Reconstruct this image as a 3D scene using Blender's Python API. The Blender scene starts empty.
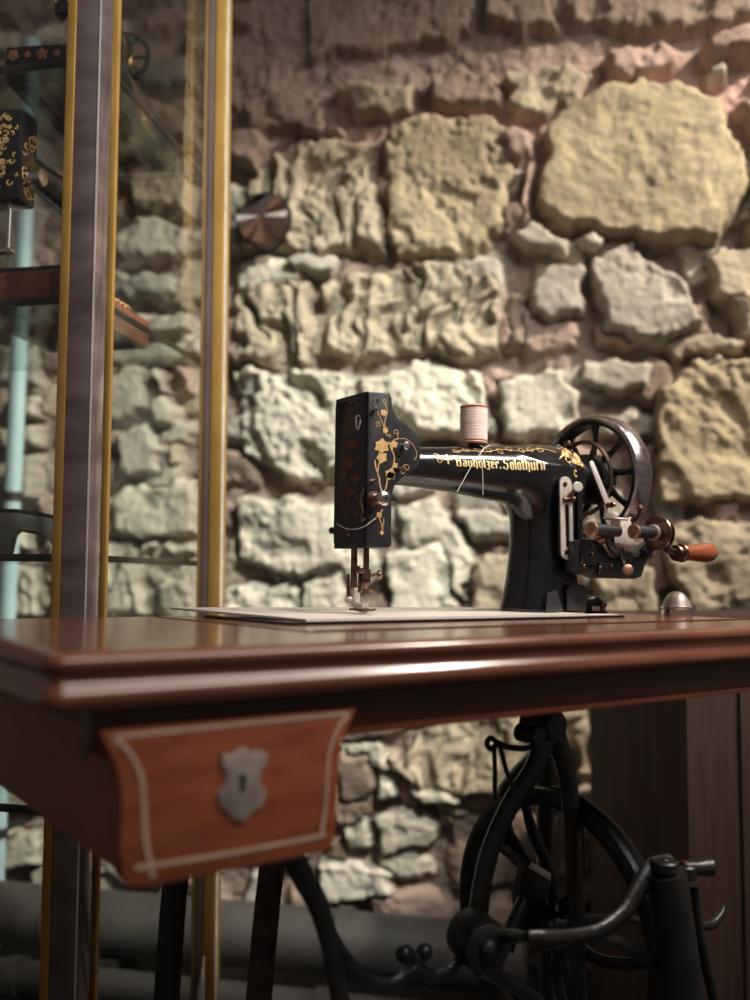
import bpy, bmesh, math, random
import numpy as np
from mathutils import Vector, Matrix
random.seed(7)
S = bpy.context.scene
COL = S.collection
pi = math.pi
def V(*a): return Vector(a)

# ------------------------------------------------------------------ camera
T = 0.78                                   # height of the table top
FPX, PITCH, ROLL, YAW = 921.4, 0.0856, 0.0110, 0.6245
CAM = V(-0.1431, -0.4835, T + 0.04)
_R = V(math.cos(YAW), -math.sin(YAW), 0); _F = V(math.sin(YAW), math.cos(YAW), 0); _U = V(0, 0, 1)
FW = _F*math.cos(PITCH) + _U*math.sin(PITCH)
_U2 = _U*math.cos(PITCH) - _F*math.sin(PITCH)
RT = _R*math.cos(ROLL) + _U2*math.sin(ROLL)
UP = _U2*math.cos(ROLL) - _R*math.sin(ROLL)
cd = bpy.data.cameras.new('camera'); cam = bpy.data.objects.new('camera', cd); COL.objects.link(cam)
cam.matrix_world = Matrix(((RT.x, UP.x, -FW.x, CAM.x), (RT.y, UP.y, -FW.y, CAM.y), (RT.z, UP.z, -FW.z, CAM.z), (0, 0, 0, 1)))
cd.sensor_fit = 'VERTICAL'; cd.sensor_height = 36.0; cd.sensor_width = 27.0
cd.lens = FPX/1000*36.0
cd.clip_start = 0.02
cd.dof.use_dof = True; cd.dof.focus_distance = 0.98
cd.dof.aperture_fstop = cd.lens/1000/0.0108
S.camera = cam
def ray(x, y): return FW + RT*((x-375)/FPX) - UP*((y-500)/FPX)
def onP(x, y, p, n):
    d = ray(x, y); return CAM + d*((p-CAM).dot(n)/d.dot(n))
def onY(x, y, Y): return onP(x, y, V(0, Y, 0), V(0, 1, 0))
def onX(x, y, X): return onP(x, y, V(X, 0, 0), V(1, 0, 0))
def onZ(x, y, Z): return onP(x, y, V(0, 0, Z), V(0, 0, 1))
def onD(x, y, d): return CAM + ray(x, y)*d

# ------------------------------------------------------------------ materials
def mat(name, c1, c2=None, rough=0.5, metal=0.0, scale=12.0, stretch=(1, 1, 1), bump=0.0, bscale=60.0, coat=0.0, spec=0.5, rvar=0.0, detail=5.0, lo=0.35, hi=0.65):
    m = bpy.data.materials.new(name); m.use_nodes = True
    N = m.node_tree.nodes; L = m.node_tree.links
    b = N['Principled BSDF']
    c2 = c2 or tuple(min(1, c*1.25+0.003) for c in c1)
    tc = N.new('ShaderNodeTexCoord'); mp = N.new('ShaderNodeMapping'); mp.inputs['Scale'].default_value = stretch
    L.new(tc.outputs['Object'], mp.inputs['Vector'])
    nz = N.new('ShaderNodeTexNoise'); nz.inputs['Scale'].default_value = scale; nz.inputs['Detail'].default_value = detail; nz.inputs['Roughness'].default_value = .6
    L.new(mp.outputs[0], nz.inputs['Vector'])
    cr = N.new('ShaderNodeValToRGB'); e = cr.color_ramp.elements
    e[0].position = lo; e[1].position = hi; e[0].color = (*c1, 1); e[1].color = (*c2, 1)
    L.new(nz.outputs['Fac'], cr.inputs[0]); L.new(cr.outputs[0], b.inputs['Base Color'])
    b.inputs['Roughness'].default_value = rough; b.inputs['Metallic'].default_value = metal
    b.inputs['Coat Weight'].default_value = coat; b.inputs['Coat Roughness'].default_value = .13
    b.inputs['Specular IOR Level'].default_value = spec
    if rvar:
        mr = N.new('ShaderNodeMapRange'); mr.inputs['To Min'].default_value = rough-rvar; mr.inputs['To Max'].default_value = rough+rvar
        L.new(nz.outputs['Fac'], mr.inputs['Value']); L.new(mr.outputs[0], b.inputs['Roughness'])
    if bump:
        n2 = N.new('ShaderNodeTexNoise'); n2.inputs['Scale'].default_value = bscale; n2.inputs['Detail'].default_value = 4
        L.new(mp.outputs[0], n2.inputs['Vector'])
        bp = N.new('ShaderNodeBump'); bp.inputs['Strength'].default_value = bump; bp.inputs['Distance'].default_value = .002
        L.new(n2.outputs['Fac'], bp.inputs['Height']); L.new(bp.outputs[0], b.inputs['Normal'])
    return m
def glass_mat(name, tint, fac=.06):
    m = bpy.data.materials.new(name); m.use_nodes = True
    N = m.node_tree.nodes; L = m.node_tree.links; N.remove(N['Principled BSDF'])
    t = N.new('ShaderNodeBsdfTransparent'); t.inputs[0].default_value = (*tint, 1)
    g = N.new('ShaderNodeBsdfGlossy'); g.inputs['Roughness'].default_value = .02
    nz = N.new('ShaderNodeTexNoise'); nz.inputs['Scale'].default_value = 5
    lw = N.new('ShaderNodeLayerWeight')                 # Schlick: the same on both faces of the pane
    pw = N.new('ShaderNodeMath'); pw.operation = 'POWER'; pw.inputs[1].default_value = 5; L.new(lw.outputs['Facing'], pw.inputs[0])
    fr = N.new('ShaderNodeMath'); fr.operation = 'MULTIPLY_ADD'; fr.inputs[1].default_value = .38; fr.inputs[2].default_value = .03; L.new(pw.outputs[0], fr.inputs[0])
    mr = N.new('ShaderNodeMapRange'); mr.inputs['To Min'].default_value = 0.015; mr.inputs['To Max'].default_value = .035
    L.new(nz.outputs['Fac'], mr.inputs['Value']); L.new(mr.outputs[0], g.inputs['Roughness'])
    mx = N.new('ShaderNodeMixShader'); L.new(fr.outputs[0], mx.inputs[0]); L.new(t.outputs[0], mx.inputs[1]); L.new(g.outputs[0], mx.inputs[2])
    L.new(mx.outputs[0], N['Material Output'].inputs['Surface'])
    return m
M = dict(
 japan=mat('black_japan', (.006, .006, .007), (.012, .012, .013), rough=.17, scale=40, rvar=.05, coat=.3, bump=.06, bscale=180),
 headpaint=mat('worn_black_paint', (.016, .017, .019), (.034, .036, .040), rough=.34, scale=60, rvar=.07, bump=.12, bscale=300),
 iron=mat('cast_iron', (.006, .006, .006), (.016, .015, .013), rough=.38, scale=35, bump=.35, bscale=160, spec=.5),
 rust=mat('rusty_iron', (.012, .009, .007), (.055, .028, .015), rough=.6, scale=45, bump=.4, bscale=160),
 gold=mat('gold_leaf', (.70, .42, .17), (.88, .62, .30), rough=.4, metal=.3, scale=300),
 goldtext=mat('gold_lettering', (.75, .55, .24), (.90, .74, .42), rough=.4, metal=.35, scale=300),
 dimgold=mat('dark_gold_leaf', (.10, .042, .014), (.20, .085, .028), rough=.5, metal=.3, scale=200),
 nickel=mat('nickel', (.62, .58, .56), (.74, .70, .68), rough=.24, metal=1, scale=60, rvar=.08),
 rim=mat('polished_rim', (.42, .36, .37), (.60, .55, .56), rough=.22, metal=1, scale=25, stretch=(1, 6, 6), rvar=.07, bump=.08, bscale=90),
 steelpale=mat('pale_steel', (.66, .62, .57), (.80, .76, .70), rough=.42, metal=.45, scale=120, bump=.1, bscale=300),
 bronze=mat('brown_steel', (.14, .085, .065), (.33, .22, .17), rough=.33, metal=1, scale=150),
 copper=mat('copper_cap', (.36, .19, .14), (.48, .28, .21), rough=.35, metal=.8, scale=120),
 plate=mat('pale_plate', (.70, .63, .57), (.82, .76, .70), rough=.30, scale=30, stretch=(14, 1, 1), bump=.1, bscale=60),
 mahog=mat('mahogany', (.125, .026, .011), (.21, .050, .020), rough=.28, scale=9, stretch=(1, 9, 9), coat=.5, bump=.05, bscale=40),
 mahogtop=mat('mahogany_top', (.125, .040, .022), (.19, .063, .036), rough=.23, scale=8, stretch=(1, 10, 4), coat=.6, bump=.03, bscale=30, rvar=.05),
 mahogd=mat('drawer_mahogany', (.205, .052, .023), (.29, .082, .036), rough=.42, scale=9, stretch=(2, 9, 9), bump=.06, bscale=60),
 mahogs=mat('drawer_side_wood', (.16, .048, .022), (.24, .07, .032), rough=.5, scale=9, stretch=(9, 2, 9), bump=.06, bscale=60),
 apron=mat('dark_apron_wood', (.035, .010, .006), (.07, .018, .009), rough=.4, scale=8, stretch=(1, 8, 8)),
 inlay=mat('pale_inlay', (.36, .25, .19), (.46, .34, .27), rough=.45, scale=60),
 pewter=mat('escutcheon_metal', (.30, .25, .23), (.42, .36, .33), rough=.4, metal=.5, scale=80),
 void=mat('keyhole_dark', (.004, .004, .004), (.01, .01, .01), rough=.8),
 spoolth=mat('pink_thread', (.82, .58, .52), (.92, .70, .64), rough=.75, scale=9, stretch=(1, 1, 60), bump=.4, bscale=30),
 spoolw=mat('spool_wood', (.42, .20, .13), (.55, .28, .19), rough=.5, scale=60),
 thread=mat('white_thread', (.75, .70, .64), (.85, .80, .75), rough=.7),
 handle=mat('red_wood_handle', (.21, .052, .022), (.34, .10, .042), rough=.22, scale=25, stretch=(1, 8, 8), coat=.6),
 brass=mat('brass_strip', (.40, .215, .055), (.50, .29, .085), rough=.34, metal=.55, scale=10, rvar=.05),
 plum=mat('plum_mirror', (.17, .128, .135), (.36, .28, .295), rough=.16, metal=.75, scale=14, stretch=(.5, .5, 1.6), bump=.12, bscale=18, rvar=.05),
 postbrown=mat('brown_post', (.085, .055, .05), (.13, .09, .085), rough=.35, metal=.2, scale=10),
 clear=mat('polished_edge', (.75, .75, .72), (.9, .9, .88), rough=.12, metal=.6, scale=50, bump=.6, bscale=60),
 darkedge=mat('shelf_edge', (.010, .009, .008), (.022, .018, .016), rough=.35),
 redwood=mat('case_redwood', (.15, .045, .028), (.24, .08, .05), rough=.45, scale=9, stretch=(2, 9, 9)),
 panelwood=mat('old_panel_wood', (.026, .012, .009), (.055, .026, .018), rough=.8, scale=10, stretch=(9, 9, .7), bump=.2, bscale=40),
 pipe=mat('grey_pipe_paint', (.050, .045, .044), (.08, .073, .07), rough=.5, scale=9, bump=.15, bscale=30),
 pipedark=mat('dark_pipe_paint', (.018, .016, .016), (.035, .031, .030), rough=.5, scale=9),
 paleblue=mat('pale_blue_paint', (.40, .58, .63), (.50, .68, .72), rough=.5, scale=8),
 greeniron=mat('green_black_iron', (.035, .038, .032), (.07, .072, .06), rough=.4, scale=30),
 floor=mat('dark_floor', (.030, .026, .024), (.070, .060, .055), rough=.55, scale=6, bump=.2, bscale=40),
 glass=glass_mat('cabinet_glass', (.955, .96, .95)),
 shelfglass=glass_mat('shelf_glass', (.84, .87, .85)),
)
def chrome_disc():
    m = mat('faceted_chrome', (.55, .45, .44), (.75, .66, .64), rough=.12, metal=1, scale=8)
    return m
M['disc'] = chrome_disc()

# ------------------------------------------------------------------ geometry helpers
class B:
    """collects shapes, in world coordinates, for ONE mesh"""
    def __init__(s): s.v = []; s.f = []
    def add(s, vs, fs):
        o = len(s.v); s.v += [tuple(v) for v in vs]; s.f += [tuple(i+o for i in f) for f in fs]; return s
    def box(s, c, h, ax=None, bev=0.0):
        """centre, half sizes, optional axes; bev = chamfer"""
        ax = ax or (V(1, 0, 0), V(0, 1, 0), V(0, 0, 1)); c = Vector(c); b = min(bev, .49*min(h)*2 if bev else 0)
        if bev <= 0:
            vs = [c+ax[0]*(h[0]*i)+ax[1]*(h[1]*j)+ax[2]*(h[2]*k) for i in (-1, 1) for j in (-1, 1) for k in (-1, 1)]
            return s.add(vs, [(0, 1, 3, 2), (4, 6, 7, 5), (0, 4, 5, 1), (2, 3, 7, 6), (0, 2, 6, 4), (1, 5, 7, 3)])
        bm = bmesh.new(); bmesh.ops.create_cube(bm, size=2)
        for v in bm.verts: v.co = Vector((v.co.x*h[0], v.co.y*h[1], v.co.z*h[2]))
        bmesh.ops.bevel(bm, geom=bm.edges[:], offset=bev, segments=2, affect='EDGES', profile=.5)
        bm.verts.index_update()
        vs = [c+ax[0]*v.co.x+ax[1]*v.co.y+ax[2]*v.co.z for v in bm.verts]; fs = [[v.index for v in f.verts] for f in bm.faces]
        bm.free(); return s.add(vs, fs)
    def box2(s, lo, hi, bev=0.0):
        lo = Vector(lo); hi = Vector(hi); return s.box((lo+hi)/2, [(hi[i]-lo[i])/2 for i in range(3)], None, bev)
    def tube(s, pts, r, n=10, smooth=0, flat=1.0, fdir=None, cap=True):
        pts = [Vector(p) for p in pts]; m = len(pts)
        rs = [r]*m if isinstance(r, (int, float)) else list(r)
        if smooth: pts, rs = catmull(pts, rs, smooth); m = len(pts)
        t0 = (pts[1]-pts[0]).normalized()
        nrm = Vector(fdir) if fdir is not None else (V(0, 0, 1) if abs(t0.z) < .9 else V(1, 0, 0))
        vs = []; fs = []
        for i in range(m):
            t = (pts[min(i+1, m-1)]-pts[max(i-1, 0)]).normalized()
            nrm = (nrm if fdir is None else Vector(fdir)); nn = nrm - t*nrm.dot(t)
            if nn.length < 1e-6: nn = t.orthogonal()
            nn.normalize(); nrm = nn; bb = t.cross(nn)
            for k in range(n):
                a = 2*pi*k/n; vs.append(pts[i]+nn*(math.cos(a)*rs[i]*flat)+bb*(math.sin(a)*rs[i]))
        for i in range(m-1):
            for k in range(n):
                a = i*n+k; b = i*n+(k+1) % n; fs.append((a, b, b+n, a+n))
        if cap: fs.append(tuple(range(n-1, -1, -1))); fs.append(tuple(range((m-1)*n, m*n)))
        return s.add(vs, fs)
    def lathe(s, prof, o, ax, n=32, a0=0.0, a1=2*pi, ring=False):
        """profile [(distance along axis, radius)] turned about the axis through o; ring closes the profile on itself"""
        o = Vector(o); ax = Vector(ax).normalized(); e1 = ax.orthogonal().normalized(); e2 = ax.cross(e1)
        full = abs(a1-a0-2*pi) < 1e-6; cnt = n if full else n+1; p = len(prof)
        vs = []; fs = []
        for k in range(cnt):
            a = a0+(a1-a0)*k/n
            for (h, r) in prof: vs.append(o+ax*h+(e1*math.cos(a)+e2*math.sin(a))*r)
        for k in range(n):
            k2 = (k+1) % cnt
            for j in range(p if ring else p-1):
                j2 = (j+1) % p
                fs.append((k*p+j, k2*p+j, k2*p+j2, k*p+j2))
        if not ring and full:
            if prof[0][1] > 1e-7: fs.append(tuple(k*p for k in range(n)))
            if prof[-1][1] > 1e-7: fs.append(tuple(k*p+p-1 for k in range(n-1, -1, -1)))
        return s.add(vs, fs)
    def cyl(s, a, b, r, n=20, bev=0.0):
        a = Vector(a); b = Vector(b); L = (b-a).length; e = bev or min(r*.12, L*.2)
        return s.lathe([(0, r-e), (e, r), (L-e, r), (L, r-e)], a, b-a, n)
    def ball(s, c, r, n=14, sc=(1, 1, 1)):
        c = Vector(c); vs = []; fs = []; h = n//2
        for i in range(1, h):
            t = pi*i/h
            for k in range(n):
                a = 2*pi*k/n; vs.append(c+Vector((math.sin(t)*math.cos(a)*r*sc[0], math.sin(t)*math.sin(a)*r*sc[1], math.cos(t)*r*sc[2])))
        vs.append(c+V(0, 0, r*sc[2])); vs.append(c-V(0, 0, r*sc[2])); q = (h-1)*n
        for i in range(h-2):
            for k in range(n): fs.append((i*n+k, (i+1)*n+k, (i+1)*n+(k+1) % n, i*n+(k+1) % n))
        for k in range(n): fs.append((q, k, (k+1) % n)); fs.append((q+1, (h-2)*n+(k+1) % n, (h-2)*n+k))
        return s.add(vs, fs)
    def prism(s, pts, d, bev=0.0):
        """planar outline extruded along d, optionally with bevelled edges"""
        pts = [Vector(p) for p in pts]; d = Vector(d); n = len(pts)
        vs = pts+[p+d for p in pts]; fs = [tuple(range(n)), tuple(range(2*n-1, n-1, -1))]
        for i in range(n): fs.append((i, i+n, (i+1) % n+n, (i+1) % n))
        if bev:
            bm = bmesh.new(); bv = [bm.verts.new(v) for v in vs]
            for f in fs: bm.faces.new([bv[i] for i in f])
            bmesh.ops.recalc_face_normals(bm, faces=bm.faces[:])
            es = [e for e in bm.edges if len(e.link_faces) == 2 and any(len(f.verts) == n for f in e.link_faces)]
            bmesh.ops.bevel(bm, geom=es, offset=bev, segments=2, affect='EDGES', profile=.5, clamp_overlap=True)
            bm.verts.index_update(); vs = [v.co.copy() for v in bm.verts]; fs = [[v.index for v in f.verts] for f in bm.faces]; bm.free()
        return s.add(vs, fs)
    def loft(s, rings, cap=True):
        n = len(rings[0]); vs = [p for r in rings for p in r]; fs = []
        for i in range(len(rings)-1):
            for k in range(n):
                a = i*n+k; b = i*n+(k+1) % n; fs.append((a, b, b+n, a+n))
        if cap: fs.append(tuple(range(n-1, -1, -1))); fs.append(tuple(range((len(rings)-1)*n, len(rings)*n)))
        return s.add(vs, fs)
def catmull(pts, rs, k):
    P = [pts[0]*2-pts[1]]+pts+[pts[-1]*2-pts[-2]]; Rr = [rs[0]]+rs+[rs[-1]]; out = []; ro = []
    for i in range(1, len(P)-2):
        for j in range(k):
            t = j/k; a, b, c, d = P[i-1:i+3]
            out.append(.5*((2*b)+(c-a)*t+(2*a-5*b+4*c-d)*t*t+(3*b-a-3*c+d)*t**3)); ro.append(Rr[i]*(1-t)+Rr[i+1]*t)
    out.append(pts[-1]); ro.append(rs[-1]); return out, ro
def superring(c, ex, ey, rx, ry, n=28, p=2.6):
    out = []
    for k in range(n):
        a = 2*pi*k/n; ca, sa = math.cos(a), math.sin(a)
        out.append(c+ex*(rx*math.copysign(abs(ca)**(2/p), ca))+ey*(ry*math.copysign(abs(sa)**(2/p), sa)))
    return out
def tag(o, label=None, cat=None, group=None, kind=None):
    if label: o['label'] = label
    if cat: o['category'] = cat
    if group: o['group'] = group
    if kind: o['kind'] = kind
    return o
def thing(name, loc, label, cat, group=None):
    o = bpy.data.objects.new(name, None); COL.objects.link(o); o.location = loc; o.empty_display_size = .05
    return tag(o, label, cat, group)
def root_loc(p):
    l = V(0, 0, 0)
    while p is not None: l += p.location; p = p.parent
    return l
def obj(name, b, m, parent=None, label=None, loc=None, sharp=38, X=None):
    """link what b holds as ONE mesh object; X = placing matrix for shapes built in local coordinates"""
    me = bpy.data.meshes.new(name)
    vs = [Vector(v) for v in b.v]
    if X is not None: vs = [X @ v for v in vs]
    base = root_loc(parent) if parent is not None else (Vector(loc) if loc is not None else V(0, 0, 0))
    me.from_pydata([tuple(v-base) for v in vs], [], b.f)
    bm = bmesh.new(); bm.from_mesh(me); bmesh.ops.recalc_face_normals(bm, faces=bm.faces[:]); bm.to_mesh(me); bm.free()
    me.polygons.foreach_set('use_smooth', [True]*len(me.polygons))
    me.set_sharp_from_angle(angle=math.radians(sharp))
    me.materials.append(M[m] if isinstance(m, str) else m)
    o = bpy.data.objects.new(name, me); COL.objects.link(o)
    if parent is not None: o.parent = parent
    else: o.location = base
    if label: o['label'] = label
    return o
# ------------------------------------------------------------------ the stone wall
WA = YAW + 0.204                            # the wall faces a little to the left of the lens
WT = V(math.cos(WA), -math.sin(WA), 0); WN = V(-math.sin(WA), -math.cos(WA), 0)
WO = CAM + _F*2.10; WO.z = 0
def wall_uv(x, y):
    p = onP(x, y, WO, WN)-WO; return (p.dot(WT), p.z)
def wall_pt(u, z, h=0.0): return WO+WT*u+WN*h+V(0, 0, z)
def vnoise(x, y, seed):
    xi = np.floor(x).astype(np.int64); yi = np.floor(y).astype(np.int64); fx = x-xi; fy = y-yi
    fx = fx*fx*fx*(fx*(fx*6-15)+10); fy = fy*fy*fy*(fy*(fy*6-15)+10)
    def h(a, b):
        k = (a*374761393+b*668265263+seed*1442695041) & 0xffffffff
        k = ((k ^ (k >> 13))*1274126177) & 0xffffffff
        return ((k ^ (k >> 16)) & 0xffff)/65535.0
    return (h(xi, yi)*(1-fx)+h(xi+1, yi)*fx)*(1-fy)+(h(xi, yi+1)*(1-fx)+h(xi+1, yi+1)*fx)*fy
def fbm(x, y, f, o, seed):
    s = 0; a = 1; t = 0
    for i in range(o):
        s = s+a*vnoise(x*f+17.3*i, y*f-9.1*i, seed+i); t += a; a *= .5; f *= 2.03
    return s/t-.5
SAND = (.40, .335, .225); SAND2 = (.38, .325, .24); GREY = (.38, .35, .30); PALE = (.50, .465, .385); PINK = (.37, .27, .23); BROWN = (.26, .20, .16); WHITE = (.58, .54, .47)
# outline in the photograph, colour, relief, pitting, grain: v vertical furrows, h honeycomb, s smooth, r rough
STONES = [
 ([(545,130),(565,108),(600,95),(640,86),(690,95),(722,112),(735,148),(750,158),(738,215),(718,243),(620,244),(565,236),(538,215)], SAND, .060, .5, 's'),
 ([(386,132),(440,119),(508,125),(516,170),(512,236),(470,258),(400,262),(384,235)], SAND, .055, .8, 'h'),
 ([(242,172),(300,142),(376,140),(382,255),(305,264),(244,252)], SAND2, .045, 1.3, 'v'),
 ([(320,288),(350,276),(400,262),(455,264),(507,284),(506,356),(430,362),(322,356)], SAND2, .055, 1.1, 'v'),
 ([(236,290),(312,284),(316,372),(240,374)], SAND2, .050, 1.4, 'v'),
 ([(586,268),(635,244),(690,290),(702,330),(655,352),(602,335)], GREY, .055, .9, 'r'),
 ([(508,240),(535,232),(572,250),(560,264),(525,262)], PALE, .050, .2, 's'),
 ([(570,250),(592,238),(610,246),(600,262),(575,264)], PALE, .045, .1, 's'),
 ([(532,276),(562,268),(586,276),(582,316),(552,326),(530,310)], GREY, .050, .3, 's'),
 ([(514,285),(530,290),(530,352),(510,352)], BROWN, .025, .4, 'r'),
 ([(656,385),(690,366),(770,355),(775,505),(660,512),(650,450)], SAND, .058, .6, 'h'),
 ([(700,250),(760,240),(760,310),(715,300)], SAND2, .045, .7, 'r'),
 ([(576,366),(620,358),(656,368),(650,392),(596,396),(574,384)], PALE, .055, .3, 's'),
 ([(650,345),(700,335),(748,340),(740,358),(670,362)], SAND2, .03, .5, 'r'),
 ([(500,378),(560,370),(585,400),(580,440),(505,440)], PALE, .05, .6, 'r'),
 ([(232,376),(290,370),(352,374),(354,470),(300,488),(250,460)], PALE, .055, 1.6, 'h'),
 ([(360,372),(430,366),(490,372),(490,440),(420,448),(362,430)], PALE, .050, 1.3, 'h'),
 ([(236,502),(290,492),(346,500),(348,568),(300,582),(242,556)], PALE, .055, .8, 'r'),
 ([(228,582),(300,572),(300,620),(228,622)], PALE, .045, .9, 'r'),
 ([(302,578),(345,576),(345,620),(303,622)], PALE, .045, .7, 'r'),
 ([(395,500),(440,492),(478,560),(470,600),(400,560)], PALE, .048, .6, 'r'),
 ([(386,548),(440,540),(464,600),(455,640),(386,640)], PALE, .05, .5, 'r'),
 ([(456,512),(515,508),(560,516),(555,545),(470,546)], GREY, .055, .2, 's'),
 ([(472,560),(540,552),(545,640),(474,640)], SAND2, .045, .6, 'r'),
 ([(352,470),(420,465),(440,490),(392,502),(352,500)], GREY, .045, .5, 'r'),
 ([(470,460),(560,456),(560,500),(470,500)], PALE, .045, .8, 'r'),
 ([(660,524),(770,518),(770,610),(690,618),(662,560)], SAND2, .05, .9, 'r'),
 ([(590,530),(655,525),(655,560),(600,560)], PINK, .035, .7, 'r'),
 ([(590,568),(655,565),(660,618),(595,620)], SAND2, .045, .6, 'r'),
 ([(238,100),(285,92),(325,104),(318,134),(250,138)], BROWN, .032, .6, 'r'),
 ([(336,94),(372,84),(414,90),(416,118),(352,122)], SAND2, .040, .6, 'r'),
 ([(424,80),(460,68),(497,76),(500,112),(430,116)], BROWN, .045, .6, 'r'),
 ([(502,80),(545,70),(590,76),(586,104),(540,118),(505,112)], SAND2, .045, .5, 'r'),
 ([(595,56),(670,48),(690,70),(650,84),(600,80)], PINK, .035, .6, 'r'),
 ([(700,45),(760,36),(770,66),(715,70)], PINK, .055, .3, 's'),
 ([(698,76),(726,70),(730,86),(705,94)], GREY, .05, .1, 's'),
 ([(736,108),(780,100),(790,160),(752,150)], BROWN, .05, .4, 'r'),
 ([(748,170),(790,165),(790,255),(745,245)], SAND2, .05, .5, 'r'),
 ([(498,140),(512,126),(530,134),(534,160),(518,172),(500,165)], PINK, .068, .2, 's'),
 ([(523,168),(536,165),(536,230),(524,236)], PINK, .05, .4, 's'),
 ([(226,138),(255,130),(268,150),(258,172),(228,168)], PINK, .05, .4, 's'),
 ([(298,130),(345,126),(348,138),(300,142)], PINK, .045, .3, 's'),
 ([(282,262),(318,254),(346,262),(335,280),(290,280)], GREY, .045, .4, 's'),
 ([(478,-20),(560,-30),(560,30),(520,42),(480,32)], BROWN, .04, .7, 'r'),
 ([(565,-30),(780,-40),(780,22),(640,34),(570,26)], BROWN, .035, .9, 'r'),
 ([(300,-40),(470,-40),(472,42),(310,62)], BROWN, .018, .7, 'r'),
 # seen through the showcase
 ([(110,372),(146,366),(152,412),(128,424),(110,415)], GREY, .05, .3, 's'),
 ([(148,408),(170,398),(186,406),(180,430),(160,436)], PALE, .055, .2, 's'),
 ([(122,436),(150,424),(174,448),(170,474),(140,480),(124,464)], GREY, .06, .3, 's'),
 ([(176,444),(190,450),(188,470),(176,474)], SAND2, .04, .3, 's'),
 ([(118,488),(160,480),(205,480),(206,542),(140,546),(120,525)], PALE, .055, .5, 'r'),
 ([(108,560),(150,556),(160,620),(108,622)], PALE, .05, .8, 'v'),
 ([(160,582),(200,570),(205,622),(165,620)], GREY, .05, .6, 'r'),
 ([(140,548),(162,546),(164,560),(142,562)], PALE, .045, .2, 's'),
 ([(168,548),(204,545),(204,562),(170,562)], PALE, .045, .2, 's'),
 ([(112,346),(200,338),(205,364),(115,368)], GREY, .045, .5, 'r'),
 ([(128,282),(160,272),(188,282),(180,304),(132,306)], GREY, .06, .2, 's'),
 ([(120,316),(194,310),(196,334),(122,340)], GREY, .045, .5, 'r'),
 ([(172,368),(190,372),(204,402),(192,402)], PINK, .05, .2, 's'),
 ([(150,372),(162,370),(176,398),(164,400)], GREY, .045, .2, 's'),
 ([(120,232),(160,222),(200,230),(196,262),(130,264)], GREY, .05, .5, 'r'),
 ([(130,180),(190,172),(198,212),(140,216)], SAND2, .05, .5, 'r'),
 ([(140,72),(198,64),(200,92),(150,98)], GREY, .05, .4, 's'),
 ([(135,104),(198,100),(198,150),(150,150)], SAND2, .045, .6, 'r'),
 ([(10,400),(48,396),(48,420),(12,422)], GREY, .045, .3, 's'),
 ([(4,430),(46,424),(48,455),(8,458)], PALE, .05, .3, 's'),
 ([(10,462),(48,458),(50,505),(12,508)], GREY, .055, .3, 's'),
 ([(-40,515),(20,512),(40,545),(-40,550)], PALE, .05, .3, 's'),
 ([(6,566),(44,562),(46,620),(8,622)], PALE, .05, .5, 'v'),
 ([(-60,300),(48,296),(48,340),(-60,345)], GREY, .05, .5, 'r'),
 ([(-60,352),(48,346),(48,390),(-60,394)], GREY, .045, .4, 'r'),
 ([(-60,190),(40,180),(45,280),(-60,285)], GREY, .05, .5, 'r'),
 ([(56,500),(100,496),(100,560),(58,562)], PALE, .05, .5, 'r'),
 ([(56,570),(100,566),(100,625),(58,626)], GREY, .05, .5, 'r'),
 # below the table
 ([(386,764),(440,712),(520,690),(596,690),(594,762),(510,800),(425,792)], SAND2, .055, .8, 'v'),
 ([(408,790),(440,780),(466,796),(456,806),(420,806)], PALE, .05, .2, 's'),
 ([(366,812),(400,804),(442,822),(436,844),(380,846)], PALE, .05, .5, 'r'),
 ([(376,770),(398,776),(400,798),(376,798)], WHITE, .05, .2, 's'),
 ([(340,822),(362,808),(372,838),(345,844)], PALE, .05, .3, 's'),
 ([(318,856),(350,850),(400,862),(396,896),(318,896)], WHITE, .055, .7, 'r'),
 ([(446,800),(470,806),(470,830),(446,826)], SAND2, .035, .3, 's'),
 ([(340,700),(385,690),(440,690),(400,740),(345,745)], BROWN, .035, .6, 'r'),
 ([(335,752),(372,748),(374,800),(336,800)], BROWN, .04, .4, 's'),
 ([(450,812),(580,805),(590,880),(450,890)], BROWN, .02, .5, 'r'),
 ([(-60,705),(44,700),(48,760),(-60,765)], PALE, .05, .6, 'r'),
 ([(-60,775),(48,770),(52,806),(-60,806)], GREY, .05, .5, 'r'),
 ([(-60,824),(44,820),(48,862),(-60,866)], PALE, .05, .5, 'r'),
 ([(230,630),(330,630),(330,690),(230,690)], PALE, .045, .6, 'r'),
 ([(60,640),(220,636),(222,760),(60,770)], PALE, .045, .6, 'r'),
 ([(60,780),(220,770),(222,870),(60,880)], GREY, .045, .6, 'r'),
]
def axis(lo, d0, d1, hi, fine, coarse):
    a = list(np.arange(d0, d1, fine)); l = []; x = d0; st = fine
    while x > lo: st = min(coarse, st*1.35); x -= st; l.append(x)
    r = []; x = a[-1]; st = fine
    while x < hi: st = min(coarse, st*1.35); x += st; r.append(x)
    return np.array(l[::-1]+a+r)
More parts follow.
